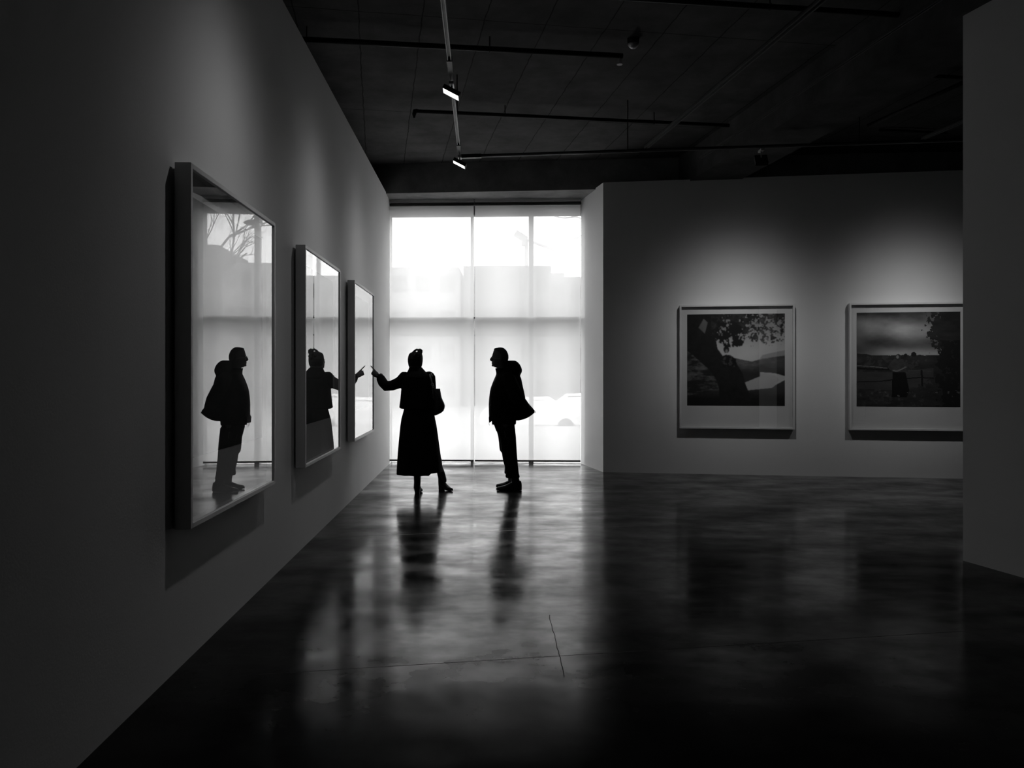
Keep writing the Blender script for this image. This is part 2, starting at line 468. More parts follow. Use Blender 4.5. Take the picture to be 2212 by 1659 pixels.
# ------------------------------------------------------------------ window with mullions, transom and glass
wroot = empty('window_1', (fac(0)[0], fac(0)[1], 0)); wroot['kind'] = 'structure'
wroot['label'] = 'tall bright window behind the two people'; wroot['category'] = 'window'
def tpx(px, off=0.0):
    """distance along the facade where the sight line of that photograph column meets it (measured once)"""
    s = (px - 1106) / FPX; a = FA + fn_ * off
    return (s * a.y - a.x) / (fd.x - s * fd.y)
def facbar(mb, t0, t1, o0, o1, z0, z1): return mb.prism(facquad(t0, t1, o0, o1), z0, z1)
TM = [1.333, 2.262]
TM = [tpx(1020.5, 0.05), tpx(1147.5, 0.05)]
for t, w in zip(TM, (0.045, 0.075)):
    facbar(MB(), t - w / 2, t + w / 2, -0.02, 0.16, 0.0, GZ).build('mullion', M_GREYALU, wroot)
edges = [-0.03, TM[0], TM[1], WLEN + 0.03]
ws = (0, 0.06, 0.075, 0)
for i in range(3):
    ta, tb = edges[i] + ws[i] / 2, edges[i + 1] - ws[i + 1 if i < 2 else 3] / 2
    facbar(MB(), ta, tb - (0.05 if i == 2 else 0), -0.13, 0.22, 2.312, 2.336).build('transom', M_GREYALU, wroot)
    g = facbar(MB(), ta, tb, 0.07, 0.071, 0.004, 2.312).build('glass_pane', M_WGLASS, wroot)
    g = facbar(MB(), ta, tb, 0.07, 0.071, 2.336, GZ).build('glass_pane', M_WGLASS, wroot)
    facbar(MB(), ta, tb, 0.03, 0.11, 0.0, 0.004).build('sill_rail', M_ALU, wroot)
# portal: tells the sampler where the sky enters; it gives no light of its own
pl = bpy.data.lights.new('window_opening', 'AREA'); pl.shape = 'RECTANGLE'; pl.size = WLEN + 0.3; pl.size_y = GZ + 0.1
pl.cycles.is_portal = True
po = bpy.data.objects.new('window_opening', pl); COL.objects.link(po)
pc = fac(WLEN / 2, 0.35); po.location = (pc.x, pc.y, GZ / 2)
po.rotation_euler = Matrix(((fd.x, 0, fn_.x), (fd.y, 0, fn_.y), (0, 1, 0))).to_euler()
po.rotation_euler = (PI / 2, 0, math.atan2(fd.y, fd.x) + PI)
po.rotation_euler = (-PI / 2, 0, math.atan2(fd.y, fd.x))

# roller blinds
TGAP = tpx(1024.6, -0.16)
def blind(t0, t1, label):
    c = fac((t0 + t1) / 2, -0.16); r = empty('roller_blind', (c.x, c.y, 0.04))
    tag(r, label, 'blind', None)
    n = 24; vs = []; fs = []
    zs = [0.065 + (4.10 - 0.065) * k / 30 for k in range(31)]
    for z in zs:
        for k in range(n + 1):
            t = t0 + (t1 - t0) * k / n
            w = 0.0025 * math.sin(t * 7 + z * 0.8) * (1 - z / 4.2)
            p = fac(t, -0.16 + w); vs.append((p.x, p.y, z))
    for i in range(30):
        for k in range(n):
            a = i * (n + 1) + k; fs.append((a, a + 1, a + n + 2, a + n + 1))
    mk('fabric', vs, fs, M_BLIND, r, smooth=True)
    facbar(MB(), t0, t1, -0.172, -0.148, 0.040, 0.068).build('hem_bar', M_GREYALU, r)
    mbx = facbar(MB(), t0, t1, -0.20, -0.12, 4.165, 4.198).build('head_rail', M_ALU, r)
    a = fac(t0 + 0.01, -0.15); b = fac(t1 - 0.01, -0.15)
    MB().tube([(a.x, a.y, 4.125), (b.x, b.y, 4.125)], 0.026, 14).build('roller', M_DARKMETAL, r, smooth=True)
    return r
blind(-0.03, TGAP - 0.010, 'translucent roller blind behind the person in the long skirt')
blind(TGAP + 0.010, WLEN + 0.0, 'translucent roller blind behind the person in the hooded jacket')

# ------------------------------------------------------------------ prints
def vnoise(nx, ny, fx, fy, seed, octaves=4, gain=0.55):
    rs = np.random.RandomState(seed); out = np.zeros((ny, nx)); amp = 1.0; tot = 0
    for o in range(octaves):
        gx, gy = int(fx * 2 ** o) + 2, int(fy * 2 ** o) + 2
        g = rs.rand(gy, gx)
        x = np.linspace(0, gx - 1.001, nx); y = np.linspace(0, gy - 1.001, ny)
        x0 = x.astype(int); y0 = y.astype(int); tx = x - x0; ty = y - y0
        tx = tx * tx * (3 - 2 * tx); ty = ty * ty * (3 - 2 * ty)
        a = g[np.ix_(y0, x0)]; b = g[np.ix_(y0, x0 + 1)]; c = g[np.ix_(y0 + 1, x0)]; d = g[np.ix_(y0 + 1, x0 + 1)]
        out += amp * ((a * (1 - tx) + b * tx) * (1 - ty)[:, None] + (c * (1 - tx) + d * tx) * ty[:, None]); tot += amp; amp *= gain
    return out / tot
NP_ = 200
_u, _v = np.meshgrid(np.linspace(0, 1, NP_), np.linspace(0, 1, NP_))
def inpoly(P):
    r = np.zeros(_u.shape, bool); n = len(P)
    for i in range(n):
        x0, y0 = P[i]; x1, y1 = P[(i + 1) % n]
        if y0 == y1: continue
        c = ((_v >= y0) != (_v >= y1)) & (_u < (x1 - x0) * (_v - y0) / (y1 - y0) + x0)
        r ^= c
    return r
def stroke(P, w):
    d = np.full(_u.shape, 9.0)
    for (ax, ay), (bx, by) in zip(P[:-1], P[1:]):
        L2 = (bx - ax) ** 2 + (by - ay) ** 2
        t = np.clip(((_u - ax) * (bx - ax) + (_v - ay) * (by - ay)) / L2, 0, 1)
        d = np.minimum(d, np.hypot(_u - ax - t * (bx - ax), _v - ay - t * (by - ay)))
    return d < w
def sm(a, b, x): t = np.clip((x - a) / (b - a), 0, 1); return t * t * (3 - 2 * t)
def blur(T):
    P = np.pad(T, 1, mode='edge')
    return (P[1:-1, 1:-1] * 4 + (P[:-2, 1:-1] + P[2:, 1:-1] + P[1:-1, :-2] + P[1:-1, 2:]) * 2 + P[:-2, :-2] + P[2:, 2:] + P[:-2, 2:] + P[2:, :-2]) / 16
def print_tree():
    n1 = vnoise(NP_, NP_, 4, 4, 1); n2 = vnoise(NP_, NP_, 30, 30, 2, 3, .8); n3 = vnoise(NP_, NP_, 8, 26, 3, 4, .8)
    T = 0.30 + 0.20 * sm(0.1, 0.45, _v) + 0.16 * (n1 - 0.5)
    Cc = lambda pts: [((x - 133) / 1167, (y - 138) / 1120) for x, y in pts]
    T[inpoly(Cc([(1040, 638), (1170, 608), (1310, 580), (1310, 660), (1000, 690)]))] = 0.30
    hills = inpoly(Cc([(690, 668), (780, 692), (912, 718), (1040, 682), (1310, 645), (1310, 900), (1180, 860), (1010, 850), (1010, 900), (830, 975), (700, 1000)]))
    T[hills] = (0.03 + 0.24 * n3 * n3 * (1 - sm(0.5, 0.66, _v)))[hills]
    low = inpoly(Cc([(100, 560), (300, 700), (500, 850), (560, 1140), (100, 1140)])); T[low] = (0.02 + 0.45 * np.clip(n3 - 0.45, 0, 1))[low]
    river = inpoly(Cc([(822, 980), (1010, 905), (1012, 860), (1090, 872), (1190, 888), (1235, 940), (1190, 1000), (1150, 1038), (1000, 1055), (866, 1072)]))
    T[river] = 0.40 + 0.06 * n1[river]
    bank = inpoly(Cc([(500, 1070), (880, 1068), (1150, 1040), (1200, 1000), (1310, 940), (1310, 1300), (100, 1300), (100, 1140)]))
    T[bank] = (0.012 + 0.07 * np.clip(1 - (_v - 0.82) / 0.1, 0, 1) * n2)[bank]
    trunk = inpoly(Cc([(100, 100), (520, 100), (560, 270), (500, 320), (478, 440), (500, 560), (565, 650), (700, 670), (740, 760), (800, 860), (830, 980), (875, 1090), (900, 1300), (520, 1300), (520, 1060), (480, 930), (400, 820), (290, 720), (200, 640), (100, 560)]))
    T[trunk] = 0.008 + 0.012 * n2[trunk]
    gap = inpoly(Cc([(330, 190), (380, 240), (345, 370), (270, 300)])); T[gap] = 0.08 + 0.12 * n1[gap]
    fol = (n2 * 0.75 + n1 * 0.25) > (0.27 + 0.95 * np.clip(_v, 0, .5) + 0.05 * _u)
    fol &= (_v < 0.36) & (_u > 0.25)
    T[fol] = 0.008 + 0.09 * n2[fol] ** 3
    drop = (np.hypot((_u - .43) / .14, (_v - .22) / .14) < 0.75 + 0.5 * n2); T[drop & (n2 > 0.36)] = 0.012
    drop = (np.hypot((_u - .52) / .07, (_v - .31) / .045) < 0.6 + 0.7 * n2); T[drop] = 0.012
    drop = (np.hypot((_u - .89) / .05, (_v - .28) / .05) < 0.4 + 0.6 * n2); T[drop & (n2 > .4)] = 0.02
    T[np.hypot((_u - .405) / .030, (_v - .385) / .042) < 1] = 0.02       # small person leaning at the trunk
    T[np.hypot((_u - .408) / .014, (_v - .405) / .020) < 1] = 0.20
    T[np.hypot((_u - .40) / .014, (_v - .355) / .016) < 1] = 0.01
    fig = inpoly(Cc([(560, 650), (600, 632), (660, 640), (720, 690), (720, 780), (560, 780)])); T[fig] = 0.008 + 0.05 * (n2[fig] > .6)
    return blur(T)
def print_fence():
    n1 = vnoise(NP_, NP_, 3, 6, 11, 5); n2 = vnoise(NP_, NP_, 26, 26, 12, 3); n3 = vnoise(NP_, NP_, 8, 24, 13)
    Cc = lambda pts: [((x - 145) / 1145, (y - 162) / 1082) for x, y in pts]
    band = np.exp(-((_v - 0.13 - 0.1 * _u) / 0.09) ** 2) * np.exp(-((_u - 0.33) / 0.36) ** 2)
    T = 0.07 + 0.42 * band * (0.5 + n1) + 0.22 * (n1 - 0.45) + 0.34 * np.exp(-((_v - 0.44) / 0.06) ** 2) * sm(0.0, 0.35, _u)
    T = np.clip(T, 0.03, 0.6)
    hz = 0.435 + 0.02 * sm(0, .2, _u) + 0.012 * (vnoise(NP_, NP_, 20, 1, 5)[0][None, :] - .5)
    land = _v > hz
    T[land] = (0.012 + 0.035 * n3 + 0.02 * (n2 > .62))[land]
    T[(np.hypot((_u - .555) / .024, (_v - .445) / .026) < 1)] = 0.015
    T[(np.hypot((_u - .475) / .018, (_v - .455) / .018) < 1)] = 0.015
    field = inpoly(Cc([(145, 840), (560, 850), (1000, 800), (1000, 900), (700, 1060), (145, 1040)])); T[field] = (0.035 + 0.03 * n3)[field]
    T[stroke(Cc([(145, 772), (330, 785), (480, 803)]), 0.0045)] = 0.16
    T[stroke(Cc([(145, 800), (330, 815), (520, 820)]), 0.010)] = 0.01
    T[stroke(Cc([(700, 826), (850, 830), (980, 842)]), 0.004)] = 0.07
    T[stroke(Cc([(145, 962), (400, 955), (560, 935), (850, 910), (1000, 918)]), 0.005)] = 0.008
    T[stroke(Cc([(868, 835), (875, 1000)]), 0.010)] = 0.012
    bush = (np.hypot((_u - 1.0) / .30, (_v - .15) / .42) < 0.55 + 0.9 * n2) & (_u > .55); T[bush] = 0.012 + 0.03 * n3[bush]
    b2 = (_u + 0.25 * (n2 - .5) > 0.80) & (_v > 0.30) & (n2 > 0.35); T[b2] = 0.014
    sk = inpoly(Cc([(545, 850), (690, 850), (712, 960), (732, 1060), (700, 1140), (535, 1140)])); T[sk] = 0.006
    bod = inpoly(Cc([(560, 700), (600, 690), (660, 700), (700, 780), (690, 850), (545, 850), (490, 790), (520, 740)])); T[bod] = (0.03 + 0.04 * n2)[bod]
    T[np.hypot((_u - .405) / .026, (_v - .475) / .034) < 1] = 0.04
    T[np.hypot((_u - .398) / .013, (_v - .472) / .018) < 1] = 0.22
    T[stroke(Cc([(555, 828), (590, 838), (640, 818), (690, 790)]), 0.007)] = 0.16
    fl = (_v > .80) & (_v < .90) & (n2 > .74); T[fl] = 0.10
    return T
def print_dark(seed):
    n1 = vnoise(NP_, NP_, 3, 3, seed, 5); n3 = vnoise(NP_, NP_, 8, 20, seed + 1)
    T = 0.012 + 0.05 * np.clip(n1 - .42, 0, 1) + 0.01 * n3
    T[_v > 0.62] = (0.006 + 0.02 * n3)[_v > 0.62]
    return T
def print_mesh(name, T, w, h, parent, yoff):
    """print lies in the frame's local xz plane, x across, top at +h"""
    n = NP_
    xs = np.linspace(0, w, n + 1); zs = np.linspace(h, 0, n + 1)
    vs = [(x, yoff, z) for z in zs for x in xs]
    fs = [((r + 1) * (n + 1) + c, (r + 1) * (n + 1) + c + 1, r * (n + 1) + c + 1, r * (n + 1) + c) for r in range(n) for c in range(n)]
    me = bpy.data.meshes.new(name); me.from_pydata(vs, [], fs); me.update()
    at = me.color_attributes.new('tone', 'FLOAT_COLOR', 'CORNER')
    t = np.clip(T, 0.004, 0.7).reshape(-1)
    c = np.repeat(t, 4); arr = np.stack([c, c, c, np.ones_like(c)], 1).astype(np.float32)
    at.data.foreach_set('color', arr.reshape(-1))
    me.materials.append(M_PRINT)
    o = bpy.data.objects.new(name, me); COL.objects.link(o); o.parent = parent
    return o

# frame local: x across (0 centre), -y out of the wall, z up from its lower edge
FW, FH, FD, LIP = 1.58, 1.757, 0.078, 0.026
def make_frame(name, T):
    r = empty(name, (0, 0, 0))
    m = MB()
    x, z = FW / 2, FH
    m.box(-x, -x + LIP, -FD, 0, 0, z); m.box(x - LIP, x, -FD, 0, 0, z)
    m.box(-x + LIP, x - LIP, -FD, 0, 0, LIP); m.box(-x + LIP, x - LIP, -FD, 0, z - LIP, z)
    o = m.build('frame', M_FRAME, r, local=True); bevel(o, 0.0025)
    MB().box(-x + LIP, x - LIP, -0.022, -0.018, LIP, z - LIP).build('paper', M_MAT, r, local=True)
    MB().box(-x + LIP, x - LIP, -0.018, -0.006, LIP, z - LIP).build('backing_board', M_BACK, r, local=True)
    # battens keep the frame off the wall
    for zb in (0.15, z - 0.25): MB().box(-x + 0.08, x - 0.08, 0, 0.016, zb, zb + 0.05).build('hanging_batten', M_BACK, r, local=True)
    pw, ph = 1.345, 1.302
    p = print_mesh('print', T, pw, ph, r, 0); p.location = (-x + 0.108, -0.0235, 0.325)
    mk('glass', [(-x + LIP, -FD + 0.010, LIP), (x - LIP, -FD + 0.010, LIP), (x - LIP, -FD + 0.010, z - LIP), (-x + LIP, -FD + 0.010, z - LIP)],
       [(0, 1, 2, 3)], M_PGLASS, r, local=True)
    return r
def copy_tree(o, parent=None):
    c = o.copy(); COL.objects.link(c)
    if parent is not None: c.parent = parent
    for ch in list(o.children): copy_tree(ch, c)
    return c
GAP = 0.017
L_ANG = math.atan2(1.0, TAN_L)        # wall heading; frame -y must point into the room (+x)
fr = make_frame('picture_frame', print_dark(21))
labels = ['large white frame nearest on the long wall, reflecting the person in the hooded jacket',
          'white frame in the middle of the long wall, reflecting the person in the long skirt',
          'small looking white frame furthest along the long wall, at the pointing fingertip']
left_frames = []
for i, (yc, lab) in enumerate(zip((4.66, 7.155, 9.595), labels)):
    o = fr if i == 0 else copy_tree(fr)
    nrm = Vector((1.0, -TAN_L, 0)).normalized()
    o.location = (lx(yc) + nrm.x * GAP, yc + nrm.y * GAP, 0.700)
    o.rotation_euler = (0, 0, math.atan2(1.0, TAN_L))
    tag(o, lab, 'picture frame', 'glazed frames on the long wall')
    left_frames.append(o)
def set_print(fr_, T, nm):
    for ch in fr_.children:
        if ch.name.startswith('print'):
            loc = ch.location.copy(); bpy.data.objects.remove(ch)
            p = print_mesh('print', T, 1.345, 1.302, fr_, 0); p.location = loc
set_print(left_frames[1], print_dark(31), '')
set_print(left_frames[2], print_dark(41), '')
# local +x runs along wall; local -y must face the room
for i, (px, T, lab) in enumerate(((1591.5, print_tree(), 'white framed photograph of a leaning tree above a river'),
                       (1966.0, print_fence(), 'white framed photograph of a fenced field under clouds, cut by the near wall end'))):
    o = copy_tree(fr)
    s = (px - 1106) / FPX
    n2 = Vector((-rwd.y, rwd.x))           # points away from the room
    # centre of the front plane on that sight line
    a = RV - n2 * 0.095
    t = (s * a.y - a.x) / (rwd.x - s * rwd.y)
    c = RV + rwd * t - n2 * GAP
    o.location = (c.x, c.y, 0.655)
    o.rotation_euler = (0, 0, math.atan2(rwd.y, rwd.x))
    tag(o, lab, 'picture frame', 'framed landscapes on the far wall')
    set_print(o, T, '')

# ------------------------------------------------------------------ track lighting
TRX = -0.278 + 1.49      # distance of the rail from the left wall
def trk(y, z=4.05): return Vector((lx(y) + TRX, y, z))
def lamp(loc, aim, power, label, lobe=7.0, group='spotlights on the rails', head=True, rod=0.06, yaw=None, flat=True, rad=0.05):
    loc = Vector(loc); aim = Vector(aim)
    r = empty('spotlight', loc)
    tag(r, label, 'spotlight', group)
    MB().box(loc.x - 0.02, loc.x + 0.02, loc.y - 0.06, loc.y + 0.06, loc.z - 0.055, loc.z - 0.032).build('adapter', M_ALU, r)
    hc = loc + Vector((0, 0, -rod - 0.055))
    MB().tube([loc + Vector((0, 0, -0.05)), hc + Vector((0, 0, 0.01))], 0.009, 8).build('stem', M_ALU, r)
    d = (aim - hc).normalized()
    sd = d.cross(Vector((0, 0, 1))).normalized(); up = sd.cross(d).normalized()
    def P(a, b, c): return hc + sd * a + up * b + d * c
    def bx(a0, a1, b0, b1, c0, c1):
        return MB().hexa([P(a0, b0, c0), P(a1, b0, c0), P(a1, b1, c0), P(a0, b1, c0)], [P(a0, b0, c1), P(a1, b0, c1), P(a1, b1, c1), P(a0, b1, c1)])
    A_, B_ = 0.072, 0.082
    h = bx(-A_, A_, -B_, B_, -0.022, 0.012)
    ho = h.build('lamp_head', M_DARKMETAL, r); bevel(ho, 0.005)
    rm = MB()
    for q in ((-A_, A_, -B_, -B_ + .006), (-A_, A_, B_ - .006, B_), (-A_, -A_ + .006, -B_ + .006, B_ - .006), (A_ - .006, A_, -B_ + .006, B_ - .006)):
        rm.hexa([P(q[0], q[2], 0.012), P(q[1], q[2], 0.012), P(q[1], q[3], 0.012), P(q[0], q[3], 0.012)],
                [P(q[0], q[2], 0.020), P(q[1], q[2], 0.020), P(q[1], q[3], 0.020), P(q[0], q[3], 0.020)])
    rm.build('rim', M_DARKMETAL, r)
    bx(-A_ + .006, A_ - .006, -B_ + .006, B_ - .006, 0.0125, 0.016).build('lens', M_LENS, r)
    ld = bpy.data.lights.new('beam', 'SPOT'); ld.energy = power; ld.spot_size = 2.7; ld.spot_blend = 0.5; ld.shadow_soft_size = 0.05
    # soft lobe of the lamp: strength falls with the angle from its axis
    ld.use_nodes = True; t = ld.node_tree; em = [q for q in t.nodes if q.type == 'EMISSION'][0]
    tc = t.nodes.new('ShaderNodeTexCoord'); sx = t.nodes.new('ShaderNodeSeparateXYZ'); t.links.new(tc.outputs['Normal'], sx.inputs[0])
    ab = t.nodes.new('ShaderNodeMath'); ab.operation = 'ABSOLUTE'; t.links.new(sx.outputs['Z'], ab.inputs[0])
    pw = t.nodes.new('ShaderNodeMath'); pw.operation = 'POWER'; pw.inputs[1].default_value = lobe; t.links.new(ab.outputs[0], pw.inputs[0])
    t.links.new(pw.outputs[0], em.inputs['Strength'])
    lo = bpy.data.objects.new('beam', ld); COL.objects.link(lo); lo.parent = r
    lo.location = (hc - loc) + d * 0.075
    lo.rotation_euler = d.to_track_quat('-Z', 'Y').to_euler()
    return r
PW = 33.0
for y, lab in ((4.72, 'spotlight on the long rail lighting the nearest tall frame'), (7.22, 'glowing flat spotlight on the long rail, the one nearest in view'), (9.66, 'glowing flat spotlight at the corner where two rails meet')):
    p = trk(y, 4.06); q = Vector((lx(y - 0.1), y - 0.05, 1.6))
    lamp(p, q, PW, lab)
p = trk(2.3, 4.06); 

def rail(name, a, b, label, w=0.036, h=0.034, m=M_RAIL, group=None, joints=()):
    a = Vector(a); b = Vector(b); r = empty(name, a); tag(r, label, 'rail', group)
    d = (b - a).normalized(); sd = d.cross(Vector((0, 0, 1))).normalized(); up = Vector((0, 0, 1))
    mb = MB()
    mb.bar(a + up * h * 0.3, b + up * h * 0.3, w, h * 0.35)
    mb.build('channel', M_DARKMETAL, r)
    for sgn in (-1, 1):
        mb = MB(); mb.bar(a + sd * sgn * w * 0.38 - up * h * 0.15, b + sd * sgn * w * 0.38 - up * h * 0.15, w * 0.2, h * 0.6); mb.build('lip', m, r)
    for t in joints:
        c = a + d * t
        MB().bar(c - d * 0.14, c + d * 0.14, w * 1.25, h * 1.3).build('coupler', M_DARKMETAL, r)
    return r, d
GRP = 'lighting rails under the ceiling'
rail('track_rail', trk(-2.0), trk(9.70), 'long grey lighting rail running along the tall frames', joints=(8.86, 11.35), group=GRP, m=mat('rail_grey', 0.22, 0.4, 0.4, 0.1, 10))
ca = trk(9.75); cb = Vector((6.9, 8.83, 4.05)); cdv = (cb - ca).normalized()
rail('track_rail', ca, cb, 'grey lighting rail crossing in front of the window beam', joints=(0.12,), group=GRP)
def rodz(name, p, z1, label, r=0.006):
    o = MB().tube([p, (p[0], p[1], z1)], r, 8, cap=False).build(name, M_DARKMETAL, None, origin=p)
    tag(o, label, 'rod', 'rods hanging the lighting rails'); return o
for y in (0.9, 5.4, 8.7):
    rodz('hanging_rod', trk(y, 4.07), CEILZ, 'thin black rod holding the long lighting rail')
for t in (2.0, 4.6, 6.9):
    q = ca + cdv * t; q.z = 4.065
    rodz('hanging_rod', q, CEILZ if t != 3.9 else SOFZ, 'thin black rod holding the crossing lighting rail')
# lamps of the far wall, on the crossing rail
n2 = Vector((-rwd.y, rwd.x))
for px, lab in ((1591.5, 'dark spotlight hanging from the crossing rail before the leaning tree photograph'), (1966.0, 'dark spotlight hanging from the crossing rail beside the near wall end')):
    s = (px - 1106) / FPX; a = RV - n2 * 0.095
    t = (s * a.y - a.x) / (rwd.x - s * rwd.y); c = RV + rwd * t
    # foot of the wall normal on the rail
    k = None
    for i in range(200):
        q = ca + cdv * (i * 0.04)
        if k is None or abs((q.xy - c).dot(rwd)) < abs((k.xy - c).dot(rwd)): k = q.copy()
    k.z = 4.05
    lamp(k, (c.x, c.y, 1.75), 155, lab, lobe=17.0, rod=0.10)
# rails parallel to the big beam
def grail(px0, y0px, z, Y0, L0, L1, label, m, w=0.05, h=0.035):
    p = Vector(((px0 - 1106) / FPX * Y0, Y0, z)); g3 = Vector((gd.x, gd.y, 0))
    return rail('track_rail', p + g3 * L0, p + g3 * L1, label, w, h, m, GRP)
grail(1393, 324, 4.07, 2.60 * FPX / 481, -7.5, -0.04, 'pale lighting rail slanting over to the crossing rail', M_LPIPE, 0.055, 0.03)
grail(1722, 202, 4.16, 2.71 * FPX / 603, -5.5, 2.4, 'thin lighting rail under the wide ceiling beam', mat('dull_rail', 0.045, 0.5, 0.3, 0.1, 10), 0.035, 0.03)
grail(1975, 307, 4.07, 2.62 * FPX / 498, -3.0, -0.15, 'short pale lighting rail in the far ceiling bay', M_LPIPE, 0.055, 0.03)

# ------------------------------------------------------------------ sprinkler pipes
xd = Vector((1.0, 0.132, 0)).normalized()
def at(px, py, z): Y = (z - CAM_H) * FPX / (805 - py); return Vector(((px - 1106) / FPX * Y, Y, z))
def pipe(a, b, label, r=0.022, ends=(False, False), hang=()):
    a = Vector(a); b = Vector(b); rt = empty('sprinkler_pipe', a); tag(rt, label, 'pipe', 'dark pipes under the ceiling')
    MB().tube([a, b], r, 14, cap=False).build('pipe_run', M_PIPE, rt, smooth=True)
    d = (b - a).normalized()
    for e, p, s in ((ends[0], a, 1), (ends[1], b, -1)):
        if e:
            MB().tube([p - d * s * 0.0, p - d * s * 0.02, p - d * s * 0.03 + Vector((0, 0, -0.04)), p - d * s * 0.03 + Vector((0, 0, -0.075))], [r * 1.25, r * 1.25, r * 1.1, r * 0.5], 12).build('elbow', M_PIPE, rt, smooth=True)
    for t in hang:
        c = a + d * t
        mb = MB(); mb.tube([c + Vector((0, 0, 0.02)), (c.x, c.y, CEILZ)], 0.006, 8, cap=False); mb.ring(c, d, r * 1.15, 0.005)
        mb.build('hanger', M_PIPE, rt)
    return rt
p1 = at(1345, 121, 4.53); p0 = p1 - xd * 4.6
pipe_a_end = p1; pipe_a = pipe(p0, p1, 'dark ceiling pipe ending at a round detector', 0.026, (False, False), (1.6, 3.3))
p1 = at(1575, 271, 4.53); p0 = at(900, 240, 4.53)
pipe(p0, p1, 'dark ceiling pipe with a turned down end above the window side lamp', 0.022, (True, False), (1.05, 2.9))
p0 = at(1300, -8, 4.53); pipe(p0, p0 + xd * 2.9, 'dark ceiling pipe highest in the view', 0.024, (False, False), (1.45,))
a_ = at(2110, 165, 4.50); pipe(at(1876, 271, 4.50), a_, 'dark slanting pipe in the far ceiling bay', 0.022)
a_ = at(1900, 281, 4.61); pipe(a_, a_ + xd * 0.95, 'short dark pipe end in the far ceiling bay', 0.02)
a_ = at(2008, 164, 4.53); pipe(a_, a_ + xd * 0.8, 'dark pipe stub beside the near wall top', 0.02)
# detector at the pipe end
dp = at(1368, 104, 4.56); dr = empty('smoke_detector', (dp.x, dp.y, CEILZ)); tag(dr, 'round pale detector on the ceiling at the end of a pipe', 'detector')
MB().tube([(dp.x, dp.y, CEILZ), (dp.x, dp.y, CEILZ - 0.05)], [0.06, 0.055], 20, cap=False).build('mounting_box', M_PIPE, dr, smooth=False)
MB().tube([(dp.x, dp.y, CEILZ - 0.05), (dp.x, dp.y, CEILZ - 0.065), (dp.x, dp.y, CEILZ - 0.09)], [0.052, 0.05, 0.025], 20, cap=False).build('sensor_dome', M_ALU, dr, smooth=True)
hp = pipe_a_end - xd * 0.03
MB().tube([(hp.x, hp.y, 4.51), (hp.x, hp.y, 4.45)], 0.010, 10, cap=False).tube([(hp.x, hp.y, 4.45), (hp.x, hp.y, 4.444)], 0.028, 16, cap=False).build('sprinkler_head', M_ALU, pipe_a)

# ------------------------------------------------------------------ hands
def hand_mb(wrist, fwd, back, s=1.0, thumb_side=1, bends=((0.1, 0.1, 0.1),) * 4, thumb_bend=0.4, sp=0.06, tout=0.62):
    """palm, four fingers of three joints and a thumb; back = direction of the back of the hand"""
    w = Vector(wrist); f = Vector(fwd).normalized(); b = Vector(back); b = (b - f * b.dot(f)).normalized()
    r = f.cross(b).normalized() * thumb_side      # towards the thumb
    mb = MB()
    palm = [w - f * 0.03 * s, w, w + f * 0.03 * s, w + f * 0.065 * s, w + f * 0.088 * s]
    mb.tube(palm, [(0.026 * s, 0.020 * s), (0.027 * s, 0.018 * s), (0.037 * s, 0.017 * s), (0.041 * s, 0.014 * s), (0.038 * s, 0.012 * s)], 14, up=b)
    lens = ((0.042, 0.026, 0.020), (0.046, 0.029, 0.022), (0.042, 0.027, 0.021), (0.033, 0.020, 0.018))
    for i in range(4):
        o = (1.5 - i) * 0.0205 * s
        p = w + f * (0.086 - 0.004 * abs(i - 1)) * s + r * o
        d = (f + r * (1.5 - i) * sp).normalized(); pts = [p - d * 0.012 * s, p]; rad = [0.0095 * s, 0.0095 * s]; bb = b
        for k in range(3):
            ang = bends[i][k]; d, bb = (d * math.cos(ang) - bb * math.sin(ang)).normalized(), (bb * math.cos(ang) + d * math.sin(ang)).normalized()
            p = p + d * lens[i][k] * s; pts.append(p); rad.append((0.0088, 0.0078, 0.0066)[k] * s)
        mb.tube(pts, rad, 10, up=r)
    p = w + f * 0.022 * s + r * 0.026 * s; d = (f * 0.75 + r * tout - b * thumb_bend).normalized()
    pts = [p - d * 0.015 * s, p, p + d * 0.036 * s]; d = (d * 0.9 + f * 0.35 - r * 0.25).normalized()
    pts.append(pts[-1] + d * 0.030 * s); pts.append(pts[-1] + (d + f * 0.1).normalized() * 0.022 * s)
    mb.tube(pts, [0.012 * s, 0.0125 * s, 0.0108 * s, 0.0095 * s, 0.0075 * s], 10, up=b)
    return mb
